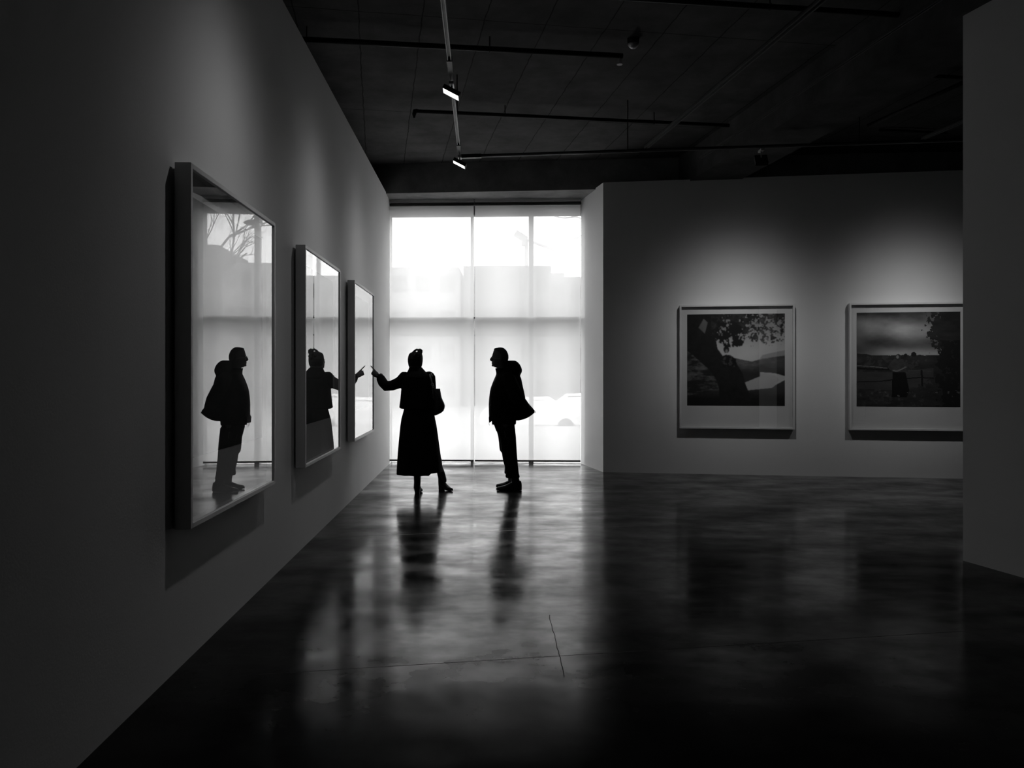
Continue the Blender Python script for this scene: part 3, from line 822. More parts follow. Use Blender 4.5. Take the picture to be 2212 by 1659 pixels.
def shoe_mb(heel, heading, length, width, ankle_h=0.10, sole=0.022, heel_h=0.0, z0=0.0, pointed=False, shaft=None):
    h = Vector((heel[0], heel[1])); d = Vector(heading).normalized(); sd = Vector((-d.y, d.x))
    mb = MB(); vs = []; fs = []; n = 16
    prof = [(-0.01, .55, .06, 0), (0.02, .72, ankle_h, 0), (0.20, .78, ankle_h * 1.02, 0), (0.36, .80, ankle_h * .92, .1), (0.52, .90, ankle_h * .66, .4), (0.68, 1.0, ankle_h * .45, .9), (0.84, .95 if not pointed else .72, ankle_h * .32, 1), (0.95, .74 if not pointed else .46, ankle_h * .22, 1), (1.0, .42 if not pointed else .2, ankle_h * .10, 1)]
    rings = []
    for t, wf, ht, fl in prof:
        c = h + d * (t * length); hw = width / 2 * wf; zb = z0 + heel_h * (1 - min(1, max(0, (t - .1) / .5))) + (0.004 if t > .9 else 0)
        ring = []
        for k in range(n):
            a = 2 * PI * k / n; x = math.copysign(abs(math.cos(a)) ** 0.7, math.cos(a)); y = math.copysign(abs(math.sin(a)) ** 0.8, math.sin(a))
            tap = 1.0 - 0.28 * max(0, y)
            zz = zb + (y + 1) / 2 * (ht + sole); p = c + sd * x * hw * tap
            ring.append((p.x, p.y, zz))
        rings.append(ring)
    for q in rings: vs += q
    for i in range(len(rings) - 1):
        for k in range(n):
            fs.append((i * n + k, (i + 1) * n + k, (i + 1) * n + (k + 1) % n, i * n + (k + 1) % n))
    fs.append(tuple(range(n))); fs.append(tuple(((len(rings) - 1) * n + k) for k in range(n))[::-1])
    mb.add(vs, fs)
    if heel_h > 0.01:
        c = h + d * 0.035
        mb.prism([(c + d * x + sd * y) for x, y in ((-.035, -width * .3), (.03, -width * .3), (.03, width * .3), (-.035, width * .3))], z0, z0 + heel_h + 0.02)
    return mb

# ------------------------------------------------------------------ person in the hooded jacket (profile)
YM = 10.10
def PX(cx, Y=YM): return (780 + cx / 4.483 - 1106) / FPX * Y
def PZ(cy, Y=YM): return CAM_H + (805 - (720 + cy / 4.483)) / FPX * Y
def pm(cx, cy, dy=0.0, Y=YM): return Vector((PX(cx, Y), Y + dy, PZ(cy, Y)))
def sl(rows, Y=YM, yc=0.0):
    out = []
    for r in rows:
        cy, x0, x1, hy = r[:4]
        out.append((PZ(cy, Y), PX(x0, Y), PX(x1, Y), Y + (r[4] if len(r) > 4 else yc), hy) + ((r[5],) if len(r) > 5 else ()))
    return out
def limb(mb, pts, rad, n=14): return mb.tube(pts, rad, n)

bm = MB()
bm.slices(sl([(141, 1338, 1362, .012), (145, 1315, 1376, .032), (151, 1296, 1388, .047), (160, 1287, 1397, .058), (172, 1282, 1407, .066), (190, 1277, 1415, .073), (207, 1271, 1421, .076),
              (225, 1268, 1423, .077), (240, 1272, 1423, .076), (255, 1271, 1421, .074), (270, 1270, 1417, .071), (285, 1271, 1411, .067), (298, 1272, 1404, .063),
              (310, 1275, 1398, .056), (320, 1282, 1392, .048), (330, 1296, 1392, .044)]), n=32, power=2.05)
bm.tube([pm(1352, 300), pm(1362, 345), pm(1372, 400)], [(.058, .062), (.058, .060), (.070, .070)], 18)
bm.tube([pm(1272, 226), pm(1262, 242), pm(1256, 253), pm(1260, 263)], [.009, .012, .013, .011], 12)          # nose
bm.ball(pm(1264, 264), (.010, .016, .008))
bm.ball(pm(1272, 226), (.009, .045, .008))                                             # brow
bm.ball(pm(1270, 283), (.009, .022, .005)); bm.ball(pm(1271, 292), (.009, .020, .006))  # lips
bm.ball(pm(1276, 312), (.016, .022, .014))                                              # chin
for s in (-1, 1):
    bm.ball(pm(1352, 252, s * .077), (.018, .008, .030)); bm.ball(pm(1350, 270, s * .074), (.010, .007, .012))
    bm.ball(pm(1282, 244, s * .032), .012)
bm.slices(sl([(400, 1330, 1450, .12), (440, 1310, 1480, .17), (520, 1295, 1490, .16), (640, 1300, 1480, .15), (760, 1300, 1485, .155), (860, 1300, 1485, .16), (910, 1310, 1480, .15)]), n=24)
EL = {-1: pm(1522, 640, -.26), 1: pm(1512, 635, .26)}
WR = {-1: pm(1612, 752, -.055), 1: pm(1618, 742, .06)}
for s in (-1, 1):
    sh = pm(1408, 445, s * .19)
    limb(bm, [sh, sh.lerp(EL[s], .5), EL[s], EL[s].lerp(WR[s], .4), WR[s]], [.055, .048, .040, .040, .026])
    hip = pm(1392, 880, s * .09); kn = pm(1430 - s * 6, 1140, s * .10); an = pm(1468 - s * 12, 1400, s * .10)
    if s < 0: an = Vector((PX(1478, 10.0), 10.0, 0.13))
    else: an = Vector((PX(1450, 10.2), 10.2, 0.13))
    limb(bm, [hip, hip.lerp(kn, .5), kn, kn.lerp(an, .35), an, an + Vector((0, 0, -.07))], [.085, .075, .055, .052, .036, .034])
    limb(bm, [an + Vector((0.02, 0, -.075)), an + Vector((-.07, 0, -.085)), an + Vector((-.15, 0, -.10))], [(.033, .03), (.038, .026), (.034, .014)])
hb = hand_mb(WR[-1], (-0.2, .95, -.1), (1, .2, .1), 1.0, 1, ((.5, .7, .5),) * 4, .5)
bm.add(hb.v, hb.f)
hb = hand_mb(WR[1], (-0.2, -.95, -.1), (1, -.2, .1), 1.0, -1, ((.6, .8, .5),) * 4, .5)
bm.add(hb.v, hb.f)
man = bm.build('person', M_SKIN, None, origin=(PX(1440), YM, 0), smooth=True); fuse(man, 0.0055, 3)
tag(man, 'person with glasses standing in profile in a dark hooded jacket that flares out behind', 'person')
# hair
hm = MB(); hm.slices(sl([(136.5, 1340, 1362, .012), (139, 1322, 1373, .030), (143, 1300, 1382, .042), (148, 1288, 1389, .052), (155, 1286, 1397, .060), (163, 1288, 1405, .067), (175, 1297, 1413, .074), (190, 1308, 1420, .079), (208, 1320, 1426, .082),
                         (230, 1336, 1428, .082), (248, 1350, 1427, .080), (268, 1368, 1422, .073), (285, 1380, 1414, .058)]), n=32, power=2.05)
h_ = hm.build('hair', M_HAIRG, man, smooth=True); fuse(h_, 0.006, 2)
# glasses
gm = MB()
for s in (-1, 1):
    c = pm(1265, 241, s * .034); gm.ring(c, (1, 0, 0), .021, .0018, 18, 6)
    gm.tube([c + Vector((0, s * .021, .004)), pm(1290, 240, s * .074), pm(1346, 243, s * .084)], .0018, 6, cap=False)
gm.tube([pm(1264, 239, -.014), pm(1262, 236, 0), pm(1264, 239, .014)], .0018, 6)
gm.build('glasses', M_ALU, man, smooth=True)
# jacket
jm = MB()
jm.slices(sl([(388, 1312, 1500, .14), (410, 1303, 1540, .185), (440, 1290, 1552, .205), (480, 1273, 1560, .21), (520, 1258, 1568, .205), (560, 1248, 1578, .205), (620, 1240, 1590, .205),
              (680, 1236, 1594, .205), (740, 1236, 1590, .21), (790, 1237, 1570, .215), (825, 1238, 1535, .215), (842, 1239, 1508, .215)]), n=36, power=2.35)
# front edge hanging lower than the back
jm.hexa([pm(1240, 864, -.10), pm(1262, 852, -.10), pm(1262, 852, .10), pm(1240, 864, .10)], [pm(1238, 800, -.12), pm(1290, 800, -.12), pm(1290, 800, .12), pm(1238, 800, .12)])
for s in (-1, 1):
    sh = pm(1425, 440, s * .175)
    e = EL[s] + Vector((0, 0, 0)); w2 = WR[s]
    limb(jm, [sh, sh.lerp(e, .5) + Vector((0, s * .015, 0)), e, e.lerp(w2, .5) + Vector((.0, 0, .0)), w2], [.088, .085, .080, .070, .050], 16)
# tail of the jacket pushed out behind by the forearms
jm.slices([(PZ(640), PX(1480), PX(1592), YM, .12), (PZ(690), PX(1480), PX(1632), YM, .14), (PZ(735), PX(1490), PX(1672), YM, .14), (PZ(765), PX(1495), PX(1684), YM, .13), (PZ(790), PX(1500), PX(1655), YM, .13), (PZ(812), PX(1500), PX(1622), YM, .13), (PZ(830), PX(1500), PX(1580), YM, .13), (PZ(840), PX(1500), PX(1530), YM, .12)], n=24)
jo = jm.build('jacket', M_JACKET, man, smooth=True); fuse(jo, 0.008, 4)
# drawcord loop at the tail
MB().tube([pm(1668, 738), pm(1682, 752), pm(1692, 768), pm(1676, 770), pm(1668, 758)], .0035, 6).build('drawcord', M_JACKET, man, smooth=True)
MB().tube([pm(1241, 862), pm(1239, 878), pm(1244, 890)], .0022, 6).build('cord_end', M_JACKET, man)
# hood and collar
hd = MB()
hd.slices(sl([(264, 1422, 1490, .045), (268, 1410, 1500, .065), (280, 1398, 1518, .095), (305, 1385, 1540, .125), (330, 1378, 1552, .14), (355, 1376, 1559, .15), (378, 1392, 1556, .155), (395, 1390, 1547, .155), (412, 1388, 1540, .15), (430, 1390, 1535, .13)]), n=30)
hd.slices(sl([(338, 1298, 1420, .072), (352, 1301, 1432, .082), (370, 1306, 1445, .10), (392, 1309, 1460, .13), (415, 1303, 1480, .15)]), n=28)
ho = hd.build('hood', M_JACKET, man, smooth=True); fuse(ho, 0.008, 4)
# undershirt edge and trousers
MB().slices(sl([(800, 1266, 1500, .17), (850, 1266, 1502, .172), (874, 1267, 1500, .172), (881, 1269, 1496, .168)]), n=30).build('sweater', M_TROUSER, man, smooth=True)
tm = MB()
tm.slices(sl([(840, 1285, 1490, .165), (880, 1285, 1488, .17), (915, 1297, 1489, .175), (950, 1310, 1492, .17)]), n=28)
for s in (-1, 1):
    yy = s * .085; o = -8 if s > 0 else 8
    if s < 0: rows = [(900, 1312, 1489), (1000, 1342, 1500), (1060, 1352, 1503), (1110, 1358, 1506), (1150, 1366, 1508), (1200, 1374, 1512), (1250, 1385, 1518), (1300, 1398, 1522), (1345, 1402, 1527), (1376, 1398, 1536), (1388, 1404, 1534)]
    else: rows = [(900, 1297, 1470), (1000, 1325, 1480), (1060, 1333, 1482), (1110, 1337, 1484), (1143, 1343, 1486), (1165, 1362, 1488), (1200, 1367, 1490), (1250, 1375, 1492), (1300, 1391, 1494), (1335, 1389, 1497), (1358, 1386, 1500), (1370, 1392, 1496)]
    tm.slices([(PZ(r[0]), PX(r[1]), PX(r[2]), YM + yy + (s * .015 if r[0] > 1000 else 0), .088 - .00003 * (r[0] - 900)) for r in rows], n=22)
to = tm.build('trousers', M_TROUSER, man, smooth=True); fuse(to, 0.007, 3)
def px_at(px, Y): return (px - 1106) / FPX * Y
s1 = shoe_mb((PX(1553, 10.0), 9.985), (-1, -.06), .305, .105, .095)
s1.tube([Vector((PX(1500, 10.0), 9.985, .08)), Vector((PX(1492, 10.0), 9.985, .16))], [.05, .047], 14)
o = s1.build('shoe', M_SHOE, man, smooth=True); fuse(o, .005, 2)
s2 = shoe_mb((PX(1530, 10.2), 10.2), (-1, .04), .29, .105, .095)
s2.tube([Vector((PX(1478, 10.2), 10.2, .08)), Vector((PX(1470, 10.2), 10.2, .16))], [.05, .047], 14)
o = s2.build('shoe', M_SHOE, man, smooth=True); fuse(o, .005, 2)

# ------------------------------------------------------------------ person in the long skirt (seen from behind, pointing)
YW = 9.75
def wm(cx, cy, dy=0.0): return pm(cx, cy, dy, YW)
def wsl(rows, yc=0.0): return sl(rows, YW, yc)
hdc = wm(525, 262, .0)
wb = MB()
wb.slices(wsl([(184, 500, 560, .04), (192, 480, 580, .062), (205, 468, 588, .078), (225, 461, 593, .089), (250, 457, 595, .094), (275, 456, 595, .093), (300, 457, 593, .086), (320, 462, 588, .072), (335, 470, 580, .058)]), n=28, power=2.1)
fdir = Vector((-math.sin(math.radians(48)), math.cos(math.radians(48)), 0)); fs_ = Vector((-fdir.y, fdir.x, 0))
def fpt(f, s, cy): p = wm(525, cy); return p + fdir * f + fs_ * s
wb.tube([fpt(.055, 0, 262), fpt(.07, 0, 290), fpt(.078, 0, 318), fpt(.06, 0, 335)], [(.05, .03), (.05, .03), (.035, .022), (.02, .015)], 14)
wb.tube([fpt(.088, 0, 250), fpt(.100, 0, 268), fpt(.108, 0, 280)], [.007, .010, .011], 10)
wb.ball(fpt(.102, 0, 284), (.012, .012, .007))
wb.ball(fpt(.096, 0, 303), (.014, .014, .006)); wb.ball(fpt(.094, 0, 310), (.013, .013, .006)); wb.ball(fpt(.090, 0, 328), (.016, .016, .013))
for s in (-1, 1):
    wb.ball(fpt(.082, s * .031, 256), .011); wb.ball(fpt(-.005, s * .078, 275), (.012, .012, .028))
wb.tube([wm(520, 310), wm(530, 345), wm(540, 400)], [.052, .050, .062], 16)
wb.slices(wsl([(395, 450, 640, .075), (430, 420, 670, .11), (520, 425, 670, .11), (640, 440, 655, .10), (760, 420, 690, .13), (880, 425, 690, .125)]), n=24)
wsh = wm(432, 462, .0); wel = wm(242, 512, -.03); wwr = wm(180, 405, .10)
limb(wb, [wsh, wsh.lerp(wel, .5), wel, wel.lerp(wwr, .4), wwr], [.048, .042, .036, .034, .024])
tip = wm(91, 321, .155)
hf = (tip - wwr).normalized()
hb = hand_mb(wwr + Vector((-.040, 0, -.014)), Vector((-.70, .16, .62)), Vector((.1, -1, .1)), 0.92, 1,
             ((.02, .02, .0), (1.1, 1.3, .8), (1.2, 1.35, .9), (1.3, 1.3, .9)), .75, tout=.18)
wb.add(hb.v, hb.f)
# other arm bent to the bag strap
rsh = wm(655, 430, .02); rel = wm(690, 600, .08); rwr = wm(660, 560, .27)
limb(wb, [rsh, rsh.lerp(rel, .5), rel, rel.lerp(rwr, .4), rwr], [.048, .042, .036, .034, .024])
hb = hand_mb(rwr, (-.3, .2, .8), (0, 1, -.2), .95, -1, ((.7, .9, .6),) * 4, .5); wb.add(hb.v, hb.f)
for pts, rr in ((([wm(480, 880, 0), wm(510, 1130, .02), wm(541, 1330, .02), wm(545, 1450, .0), wm(543, 1520, .0)]), [.08, .055, .048, .040, .036]),
                (([wm(620, 880, 0), wm(690, 1130, .10), wm(745, 1330, .20), wm(772, 1400, .24), wm(785, 1455, .26)]), [.08, .055, .046, .038, .034])):
    limb(wb, pts, rr)
wo = wb.build('person', M_SKIN, None, origin=(PX(560, YW), YW, 0), smooth=True); fuse(wo, 0.0052, 2)
tag(wo, 'person in a long dark skirt and short coat, arm raised to point at the frame', 'person')
# hair with a loose twist pinned on top
wh = MB()
wh.slices(wsl([(180, 500, 560, .045), (188, 478, 582, .068), (203, 463, 592, .085), (225, 457, 597, .096), (250, 454, 599, .098, -.012), (275, 455, 598, .090, -.018), (300, 460, 594, .074, -.022), (318, 470, 586, .055, -.022)]), n=28, power=2.1)
wh.tube([wm(500, 190, -.03), wm(520, 172, -.03), wm(543, 156, -.03), wm(560, 165, -.03)], [.010, .014, .012, .012], 10)
wh.tube([wm(553, 162, -.03), wm(575, 160, -.04), wm(588, 170, -.04), wm(590, 190, -.05), wm(578, 205, -.06)], [.013, .016, .017, .012, .012], 10)
wh.tube([wm(560, 170, -.05), wm(572, 188, -.07), wm(570, 210, -.09), wm(560, 235, -.10)], [.014, .016, .020, .018], 10)
for k in range(5):
    a = k * 1.1; wh.ball(wm(555 + 22 * math.cos(a), 225 + 22 * math.sin(a), -.095), (.02, .016, .018))
wo_h = wh.build('hair', M_HAIRD, wo, smooth=True); fuse(wo_h, .0055, 2)
# coat
cm = MB()
cm.slices(wsl([(392, 440, 640, .10), (405, 420, 668, .125), (425, 404, 684, .14), (450, 398, 693, .15), (480, 395, 698, .155), (550, 390, 703, .16), (600, 386, 706, .165), (650, 381, 709, .17), (700, 374, 712, .178), (716, 371, 713, .18), (728, 388, 713, .18)]), n=32, power=2.5)
limb(cm, [wm(425, 440), wm(370, 478), wm(300, 505), wm(245, 510, -.03), wm(208, 478, .03), wm(180, 438, .08)], [.088, .070, .062, .064, .060, .054], 18)
limb(cm, [rsh, rsh.lerp(rel, .5), rel - Vector((.02, 0, 0)), rel.lerp(rwr, .7)], [.08, .062, .058, .05], 16)
cm.tube([wm(400, 412, 0), wm(402, 392, 0)], [.030, .020], 12)       # gathered shoulder
cm.ball(wm(409, 393, 0), (.032, .05, .026))
co = cm.build('coat', M_CLOTH, wo, smooth=True); fuse(co, .0075, 3)
kc = MB()
kc.slices(wsl([(328, 468, 586, .075), (336, 464, 594, .085), (350, 460, 606, .098), (368, 452, 622, .115), (390, 436, 646, .135), (412, 420, 668, .15), (432, 412, 680, .155), (442, 412, 680, .15)]), n=30, power=2.2)
ko = kc.build('collar', M_CLOTH2, wo, smooth=True); fuse(ko, .0075, 2)
# skirt, pleated, with a slit at the side
rows = [(700, 420, 700, .15), (745, 414, 707, .155), (790, 402, 710, .165), (830, 391, 717, .175), (900, 381, 731, .19), (1000, 371, 745, .205), (1100, 362, 758, .22), (1200, 354, 772, .235), (1300, 348, 784, .245), (1335, 346, 788, .25), (1358, 345, 790, .25)]
def pleat(i, t, p):
    k = max(0, (i - 2) / 8.0); w = 1 + .018 * k * math.sin(9 * t) * (1 - abs(math.cos(t)) ** 6)
    cx = PX((rows[i][1] + rows[i][2]) / 2, YW); x = cx + (p[0] - cx) * w; y = YW + (p[1] - YW) * (1 + .06 * k * math.sin(11 * t))
    z = p[2]
    if i == len(rows) - 1 and x > PX(682, YW): z = PZ(1337, YW)
    return (x, y, z)
sk = MB().slices(wsl(rows), n=96, power=2.2, fn=pleat)
sk.build('skirt', M_CLOTH, wo, smooth=True)
# boots
b1_ = shoe_mb((PX(543, 9.68), 9.665), (.02, 1), .25, .092, .085, .018, .028, pointed=False)
b1_.tube([(PX(541, 9.7), 9.71, .07), (PX(543, 9.72), 9.72, .14), (PX(542, 9.74), 9.74, .24), (PX(539, YW), 9.76, .42)], [(.042, .046), (.038, .042), (.038, .042), (.043, .046)], 16)
o = b1_.build('boot', M_SHOE, wo, smooth=True); fuse(o, .005, 2)
b2_ = shoe_mb((PX(762, 10.03), 10.03), (.8, -.62), .215, .088, .08, .016, .034, z0=0.0, pointed=True)
b2_.tube([(PX(778, 10.02), 10.02, .08), (PX(775, 10.01), 10.01, .15), (PX(762, 9.99), 9.99, .24), (PX(745, 9.95), 9.95, .38)], [(.040, .042), (.037, .040), (.040, .042), (.046, .046)], 16)
o = b2_.build('boot', M_SHOE, wo, smooth=True); fuse(o, .005, 2)

# shoulder bag
br = empty('shoulder_bag', (PX(750, YW), YW, PZ(797, YW))); tag(br, 'slouchy black shoulder bag hanging at the pointing person, grey strap', 'bag')
gb = MB()
YB = -.02
gb.slices([(PZ(c, YW), PX(a, YW), PX(b, YW), YW - .02, h) for c, a, b, h in ((536, 712, 765, .018), (545, 706, 768, .026), (580, 704, 774, .045), (618, 704, 781, .058), (650, 704, 794, .066), (675, 704, 806, .070), (700, 704, 813, .072), (725, 704, 810, .070), (750, 704, 800, .062), (768, 705, 780, .052), (783, 707, 752, .040), (795, 709, 724, .022))],
          n=32, fn=lambda i, t, p: (p[0], p[1] + .004 * math.sin(5 * t + i), p[2]))
o = gb.build('bag_body', M_BAG, br, smooth=True)
def strap(pts, w, th, name, m):
    mb = MB(); P = [Vector(p) for p in pts]
    mb.tube(P, [(w, th)] * len(P), 8, up=(0, 1, 0), cap=False); return mb.build(name, m, br, smooth=True)
strap([wm(712, 640, -.10), wm(708, 560, -.135), wm(704, 500, -.155), wm(694, 455, -.16), wm(680, 418, -.13), wm(668, 398, -.06), wm(664, 395, .04), wm(672, 410, .13)], .010, .0035, 'strap', M_STRAP)
strap([wm(760, 640, -.085), wm(740, 575, -.12), wm(718, 525, -.15), wm(706, 498, -.16)], .008, .003, 'strap', M_STRAP)
rg_ = MB(); rg_.ring(wm(702, 492, -.165), (0, 1, 0), .014, .003, 16, 6); rg_.ring(wm(712, 512, -.162), (0.3, 1, 0), .012, .003, 16, 6)
rg_.build('strap_ring', M_ALU, br, smooth=True)
strap([wm(664, 400, -.02), wm(680, 394, -.04), wm(692, 410, -.09), wm(694, 430, -.13)], .012, .008, 'shoulder_pad', M_BAG)

# ------------------------------------------------------------------ outdoors
M_GROUND = mat('pale_paving', 0.34, 0.9, 0.1, 0.12, 0.4)
M_ROAD = mat('wet_road', 0.30, 0.7, 0.2, 0.15, 0.3)
M_HOUSE = mat('grey_facade', 0.20, 0.9, 0.1, 0.15, 0.3)
M_HOUSE2 = mat('darker_facade', 0.13, 0.9, 0.1, 0.15, 0.3)
M_PANE = mat('facade_window', 0.05, 0.3, 0.5, 0.1, 1)
M_TREE = mat('bark', 0.03, 0.9, 0.1, 0.2, 3)
M_LEAF = mat('evergreen_leaves', 0.03, 0.9, 0.1, 0.4, 3)
M_HAZE = mat('pale_grey_steel', 0.4, 0.7, 0.2, 0.05, 1)  # distance haze is put into the pale crane colour
M_SHADE_BAND = mat('awning_cloth', 0.07, 0.9, 0.1, 0.2, 1)  # dark tone of the added shade strip
M_CAR = mat('white_car_paint', 0.75, 0.3, 0.5, 0.02, 3)
GZD = -1.0
def groundstruct(name, m, label):
    pass
pv = MB(); q0, q1 = fac(-14, 0.2), fac(18, 0.2)
pv.hexa([(-60, 13.35, -.3), (60, 13.35, -.3), (60, 22, -.3), (-60, 22, -.3)], [(-60, 13.35, -.005), (60, 13.35, -.005), (60, 22, -.005), (-60, 22, -.005)])
structure(pv.build('pavement', M_GROUND), 'pale pavement outside the window')
structure(MB().box(-120, 140, 22, 200, GZD - .3, GZD).build('road', M_ROAD), 'pale street beyond the pavement')
structure(MB().box(-120, 140, 30.0, 30.25, GZD, GZD + .14).build('kerb', M_CAR), 'pale kerb line across the street')
PLn = Vector((math.cos(math.atan(-TAN_L)), math.sin(math.atan(-TAN_L))))
PLc = PLn.dot(Vector((-1.395, 0)))
def virt(px, Yv):
    """world point whose mirror image in the long wall's glass stands in that column at that depth"""
    p = Vector(((px - 1106) / FPX * Yv, Yv)); d = p.dot(PLn) - PLc
    return p - PLn * 2 * d
def zat(py, Y): return CAM_H + (805 - py) / FPX * Y

def building(x0, x1, y, dep, top, label, m, floors=3, ncol=6, steps=()):
    r = empty('building', ((x0 + x1) / 2, y, GZD)); tag(r, label, 'building', None)
    MB().box(x0, x1, y, y + dep, GZD, top).build('wall', m, r)
    for a, b, z in steps: MB().box(a, b, y + .5, y + dep - .5, top, z).build('roof_storey', m, r)
    H = (top - GZD) / floors; wd = (x1 - x0) / ncol
    for f in range(floors):
        for c in range(ncol):
            xx = x0 + wd * (c + .2); zz = GZD + H * f + H * .3
            MB().box(xx, xx + wd * .6, y - .06, y + .02, zz, zz + H * .45).build('window', M_PANE, r)
    return r
building(-14, -3.8, 58, 12, zat(577, 58), 'long flat roofed building seen faintly through the blind behind the skirt', M_HOUSE, 4, 6)
building(-3.6, 2.9, 60, 12, zat(577, 60) + 0.1, 'block with a level roof seen faintly beside the hooded jacket', M_HOUSE2, 4, 5)
v = virt(560, 66)
building(3.0, 9.2, 66, 10, zat(598, 66), 'lower building stepping down beside the block', M_HOUSE, 4, 4, ((3.0, 4.3, zat(588, 66)),))
a = virt(602, 58); b = virt(520, 58)
building(9.4, 14.0, 60, 10, zat(572, 60), 'building mirrored in the nearest frame beside the window bar', M_HOUSE, 4, 4)
building(14.2, 26.0, 62, 10, zat(560, 62), 'tall building mirrored in the nearest frame behind the bare tree', M_HOUSE2, 5, 7, ((15.0, 19.5, zat(532, 62)),))
# added dark strip standing in for the transom's shade on the blind
cr = empty('shop_awning', (0, 52, 3)); tag(cr, 'long dark strip added across the street for the shaded band below the transom', 'strip')
MB().hexa([(-30, 51, 3.85), (40, 51, 3.85), (40, 53, 3.85), (-30, 53, 3.85)], [(-30, 51.6, 5.0), (40, 51.6, 5.0), (40, 53, 5.0), (-30, 53, 5.0)]).build('canopy', M_SHADE_BAND, cr)
pm_ = MB()
for k in range(15): MB().box(-29 + k * 4.9, -28.85 + k * 4.9, 51.2, 51.35, GZD, 3.86).build('post', M_HOUSE2, cr)

def tree(base, h, spread, lean, seed, label, levels=5, r0=0.12):
    rs = random.Random(seed); mb = MB()
    def grow(p, d, L, r, lv):
        n = 4; pts = [p]; q = p.copy(); dd = d.copy()
        for k in range(n):
            dd = (dd + Vector((rs.uniform(-.12, .12), rs.uniform(-.12, .12), rs.uniform(-.05, .08)))).normalized()
            q = q + dd * L / n; pts.append(q.copy())
        mb.tube(pts, [r * (1 - .12 * k) for k in range(n + 1)], 6 if lv > 1 else 4, cap=False)
        if lv == 0: return
        for k in range(rs.choice((2, 3, 3))):
            a = rs.uniform(0, 2 * PI); tl = rs.uniform(.35, .75) * spread
            side = dd.orthogonal().normalized(); side.rotate(Matrix.Rotation(a, 3, dd))
            nd_ = (dd + side * tl).normalized()
            grow(pts[rs.choice((2, 3, 4, 4))], nd_, L * rs.uniform(.62, .82), r * .6, lv - 1)
    grow(Vector(base), Vector((lean[0], lean[1], 1)).normalized(), h * .33, r0, levels)
    o = mb.build('bare_tree', M_TREE, None, origin=base); tag(o, label, 'tree'); return o
tree((px_at(915, 74), 74, GZD), 15.5, .55, (0, 0), 3, 'bare tree faint behind the blind above the person in the skirt', 6, .14)
tree((px_at(950, 92), 92, GZD), 18.0, .5, (.0, 0), 5, 'second bare tree, just beside the first behind the blind', 5, .12)
v = virt(392, 26); tree((v.x, v.y, GZD), 12.5, 1.0, (-.10, -.0), 9, 'bare branching tree mirrored in the nearest frame', 6, .18)

# crane
ck = empty('tower_crane', (px_at(1137, 120), 120, GZD)); tag(ck, 'distant tower crane faint in the sky beside the window bar', 'crane')
cx_ = px_at(1137, 120)
MB().bar((cx_, 120, GZD), (cx_, 120, zat(517, 120)), .5, .5).build('mast', M_HAZE, ck)
MB().bar((px_at(1113, 120), 120, zat(503, 120)), (px_at(1137, 120), 120, zat(518, 120)), .8, .9).build('counter_jib', M_HAZE, ck)
MB().bar((px_at(1137, 120), 120, zat(518, 120)), (px_at(1203, 120), 120, zat(542, 120)), .3, .35).build('jib', M_HAZE, ck)
MB().box(px_at(1126, 120), px_at(1136, 120), 119, 120, zat(532, 120), zat(518, 120)).build('cab', M_HAZE, ck)
v = virt(549, 90)
cl = empty('street_lamp', (v.x, v.y, GZD)); tag(cl, 'street lamp mirrored high in the nearest frame', 'street lamp')
v = virt(560, 24); cl.location = (v.x, v.y, GZD)
MB().tube([(v.x, v.y, GZD), (v.x, v.y, zat(488, v.y))], .05, 8, cap=False).build('pole', M_TREE, cl)
MB().ball((v.x + .15, v.y, zat(486, v.y)), (.28, .14, .09)).build('lamp_head', M_TREE, cl)

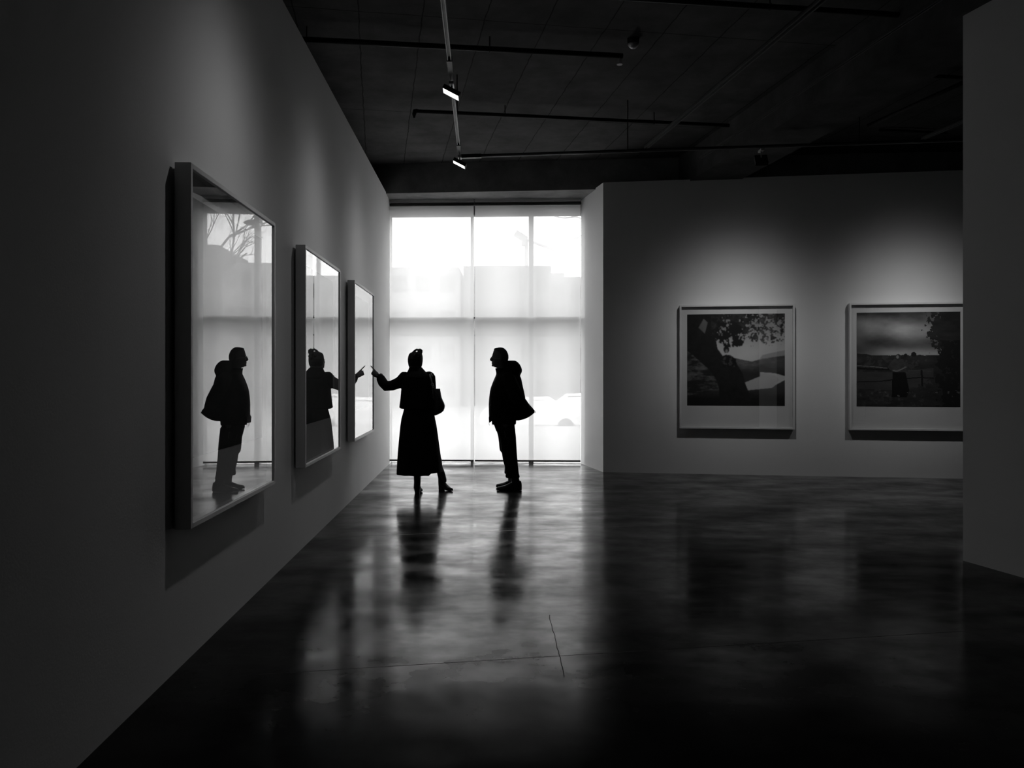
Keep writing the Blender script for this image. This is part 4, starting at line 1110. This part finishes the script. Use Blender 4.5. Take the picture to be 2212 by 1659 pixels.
def car(x, y, label, rz=0.0):
    r = empty('car', (x, y, GZD)); tag(r, label, 'car', 'white cars on the street')
    prof = [(-2.1, .35), (-2.1, .75), (-1.95, .95), (-1.3, 1.0), (-.75, 1.42), (.7, 1.46), (1.35, 1.05), (2.0, .92), (2.12, .6), (2.1, .35)]
    vs = []; n = len(prof)
    for yy in (-.85, .85):
        for a, z in prof:
            ins = .14 if z > 1.1 else 0
            vs.append((x + a, y + yy * (1 - ins), GZD + z))
    fs = [tuple(range(n))[::-1], tuple(range(n, 2 * n))] + [(i, (i + 1) % n, (i + 1) % n + n, i + n) for i in range(n)]
    o = mk('body', vs, fs, M_CAR, r); bevel(o, .06)
    for s in (-1, 1):
        MB().hexa([(x - 1.15, y + s * .80, GZD + 1.02), (x + 1.1, y + s * .80, GZD + 1.02), (x + 1.1, y + s * .81, GZD + 1.02), (x - 1.15, y + s * .81, GZD + 1.02)],
                  [(x - .7, y + s * .75, GZD + 1.36), (x + .65, y + s * .75, GZD + 1.36), (x + .65, y + s * .76, GZD + 1.36), (x - .7, y + s * .76, GZD + 1.36)]).build('side_window', M_PANE, r)
        for a in (-1.3, 1.3):
            MB().tube([(x + a, y + s * .78, GZD + .32), (x + a, y + s * .9, GZD + .32)], .32, 16, cap=False).build('wheel', M_PIPE, r)
    return r
car(px_at(1150, 33), 33, 'white car low behind the blind beside the hooded jacket')
car(px_at(1262, 38) , 39, 'white car further along the street, partly past the window edge')
for i, (px, top, ht) in enumerate(((480, 697, 0), (499, 715, 0), (537, 694, 0))):
    v = virt(px, (24, 27.5, 31)[i]); o = None
    w = .42 if i == 2 else .26
    pr = empty('folded_parasol', (v.x, v.y, GZD)); tag(pr, ('tall folded parasol mirrored above the jacket', 'short thin folded parasol between two others', 'wide folded parasol mirrored beside the window bar')[i], 'parasol', 'folded parasols outside')
    zt = zat(top, v.y)
    MB().tube([(v.x, v.y, GZD), (v.x, v.y, zt - .5)], .03, 8, cap=False).build('pole', M_TREE, pr)
    MB().tube([(v.x, v.y, zt), (v.x, v.y, zt - .25), (v.x, v.y, zt - 1.0), (v.x, v.y, zt - 1.9)], [.03, .08, w * .6, w], 14, cap=False).build('canopy', M_HOUSE2, pr, smooth=True)
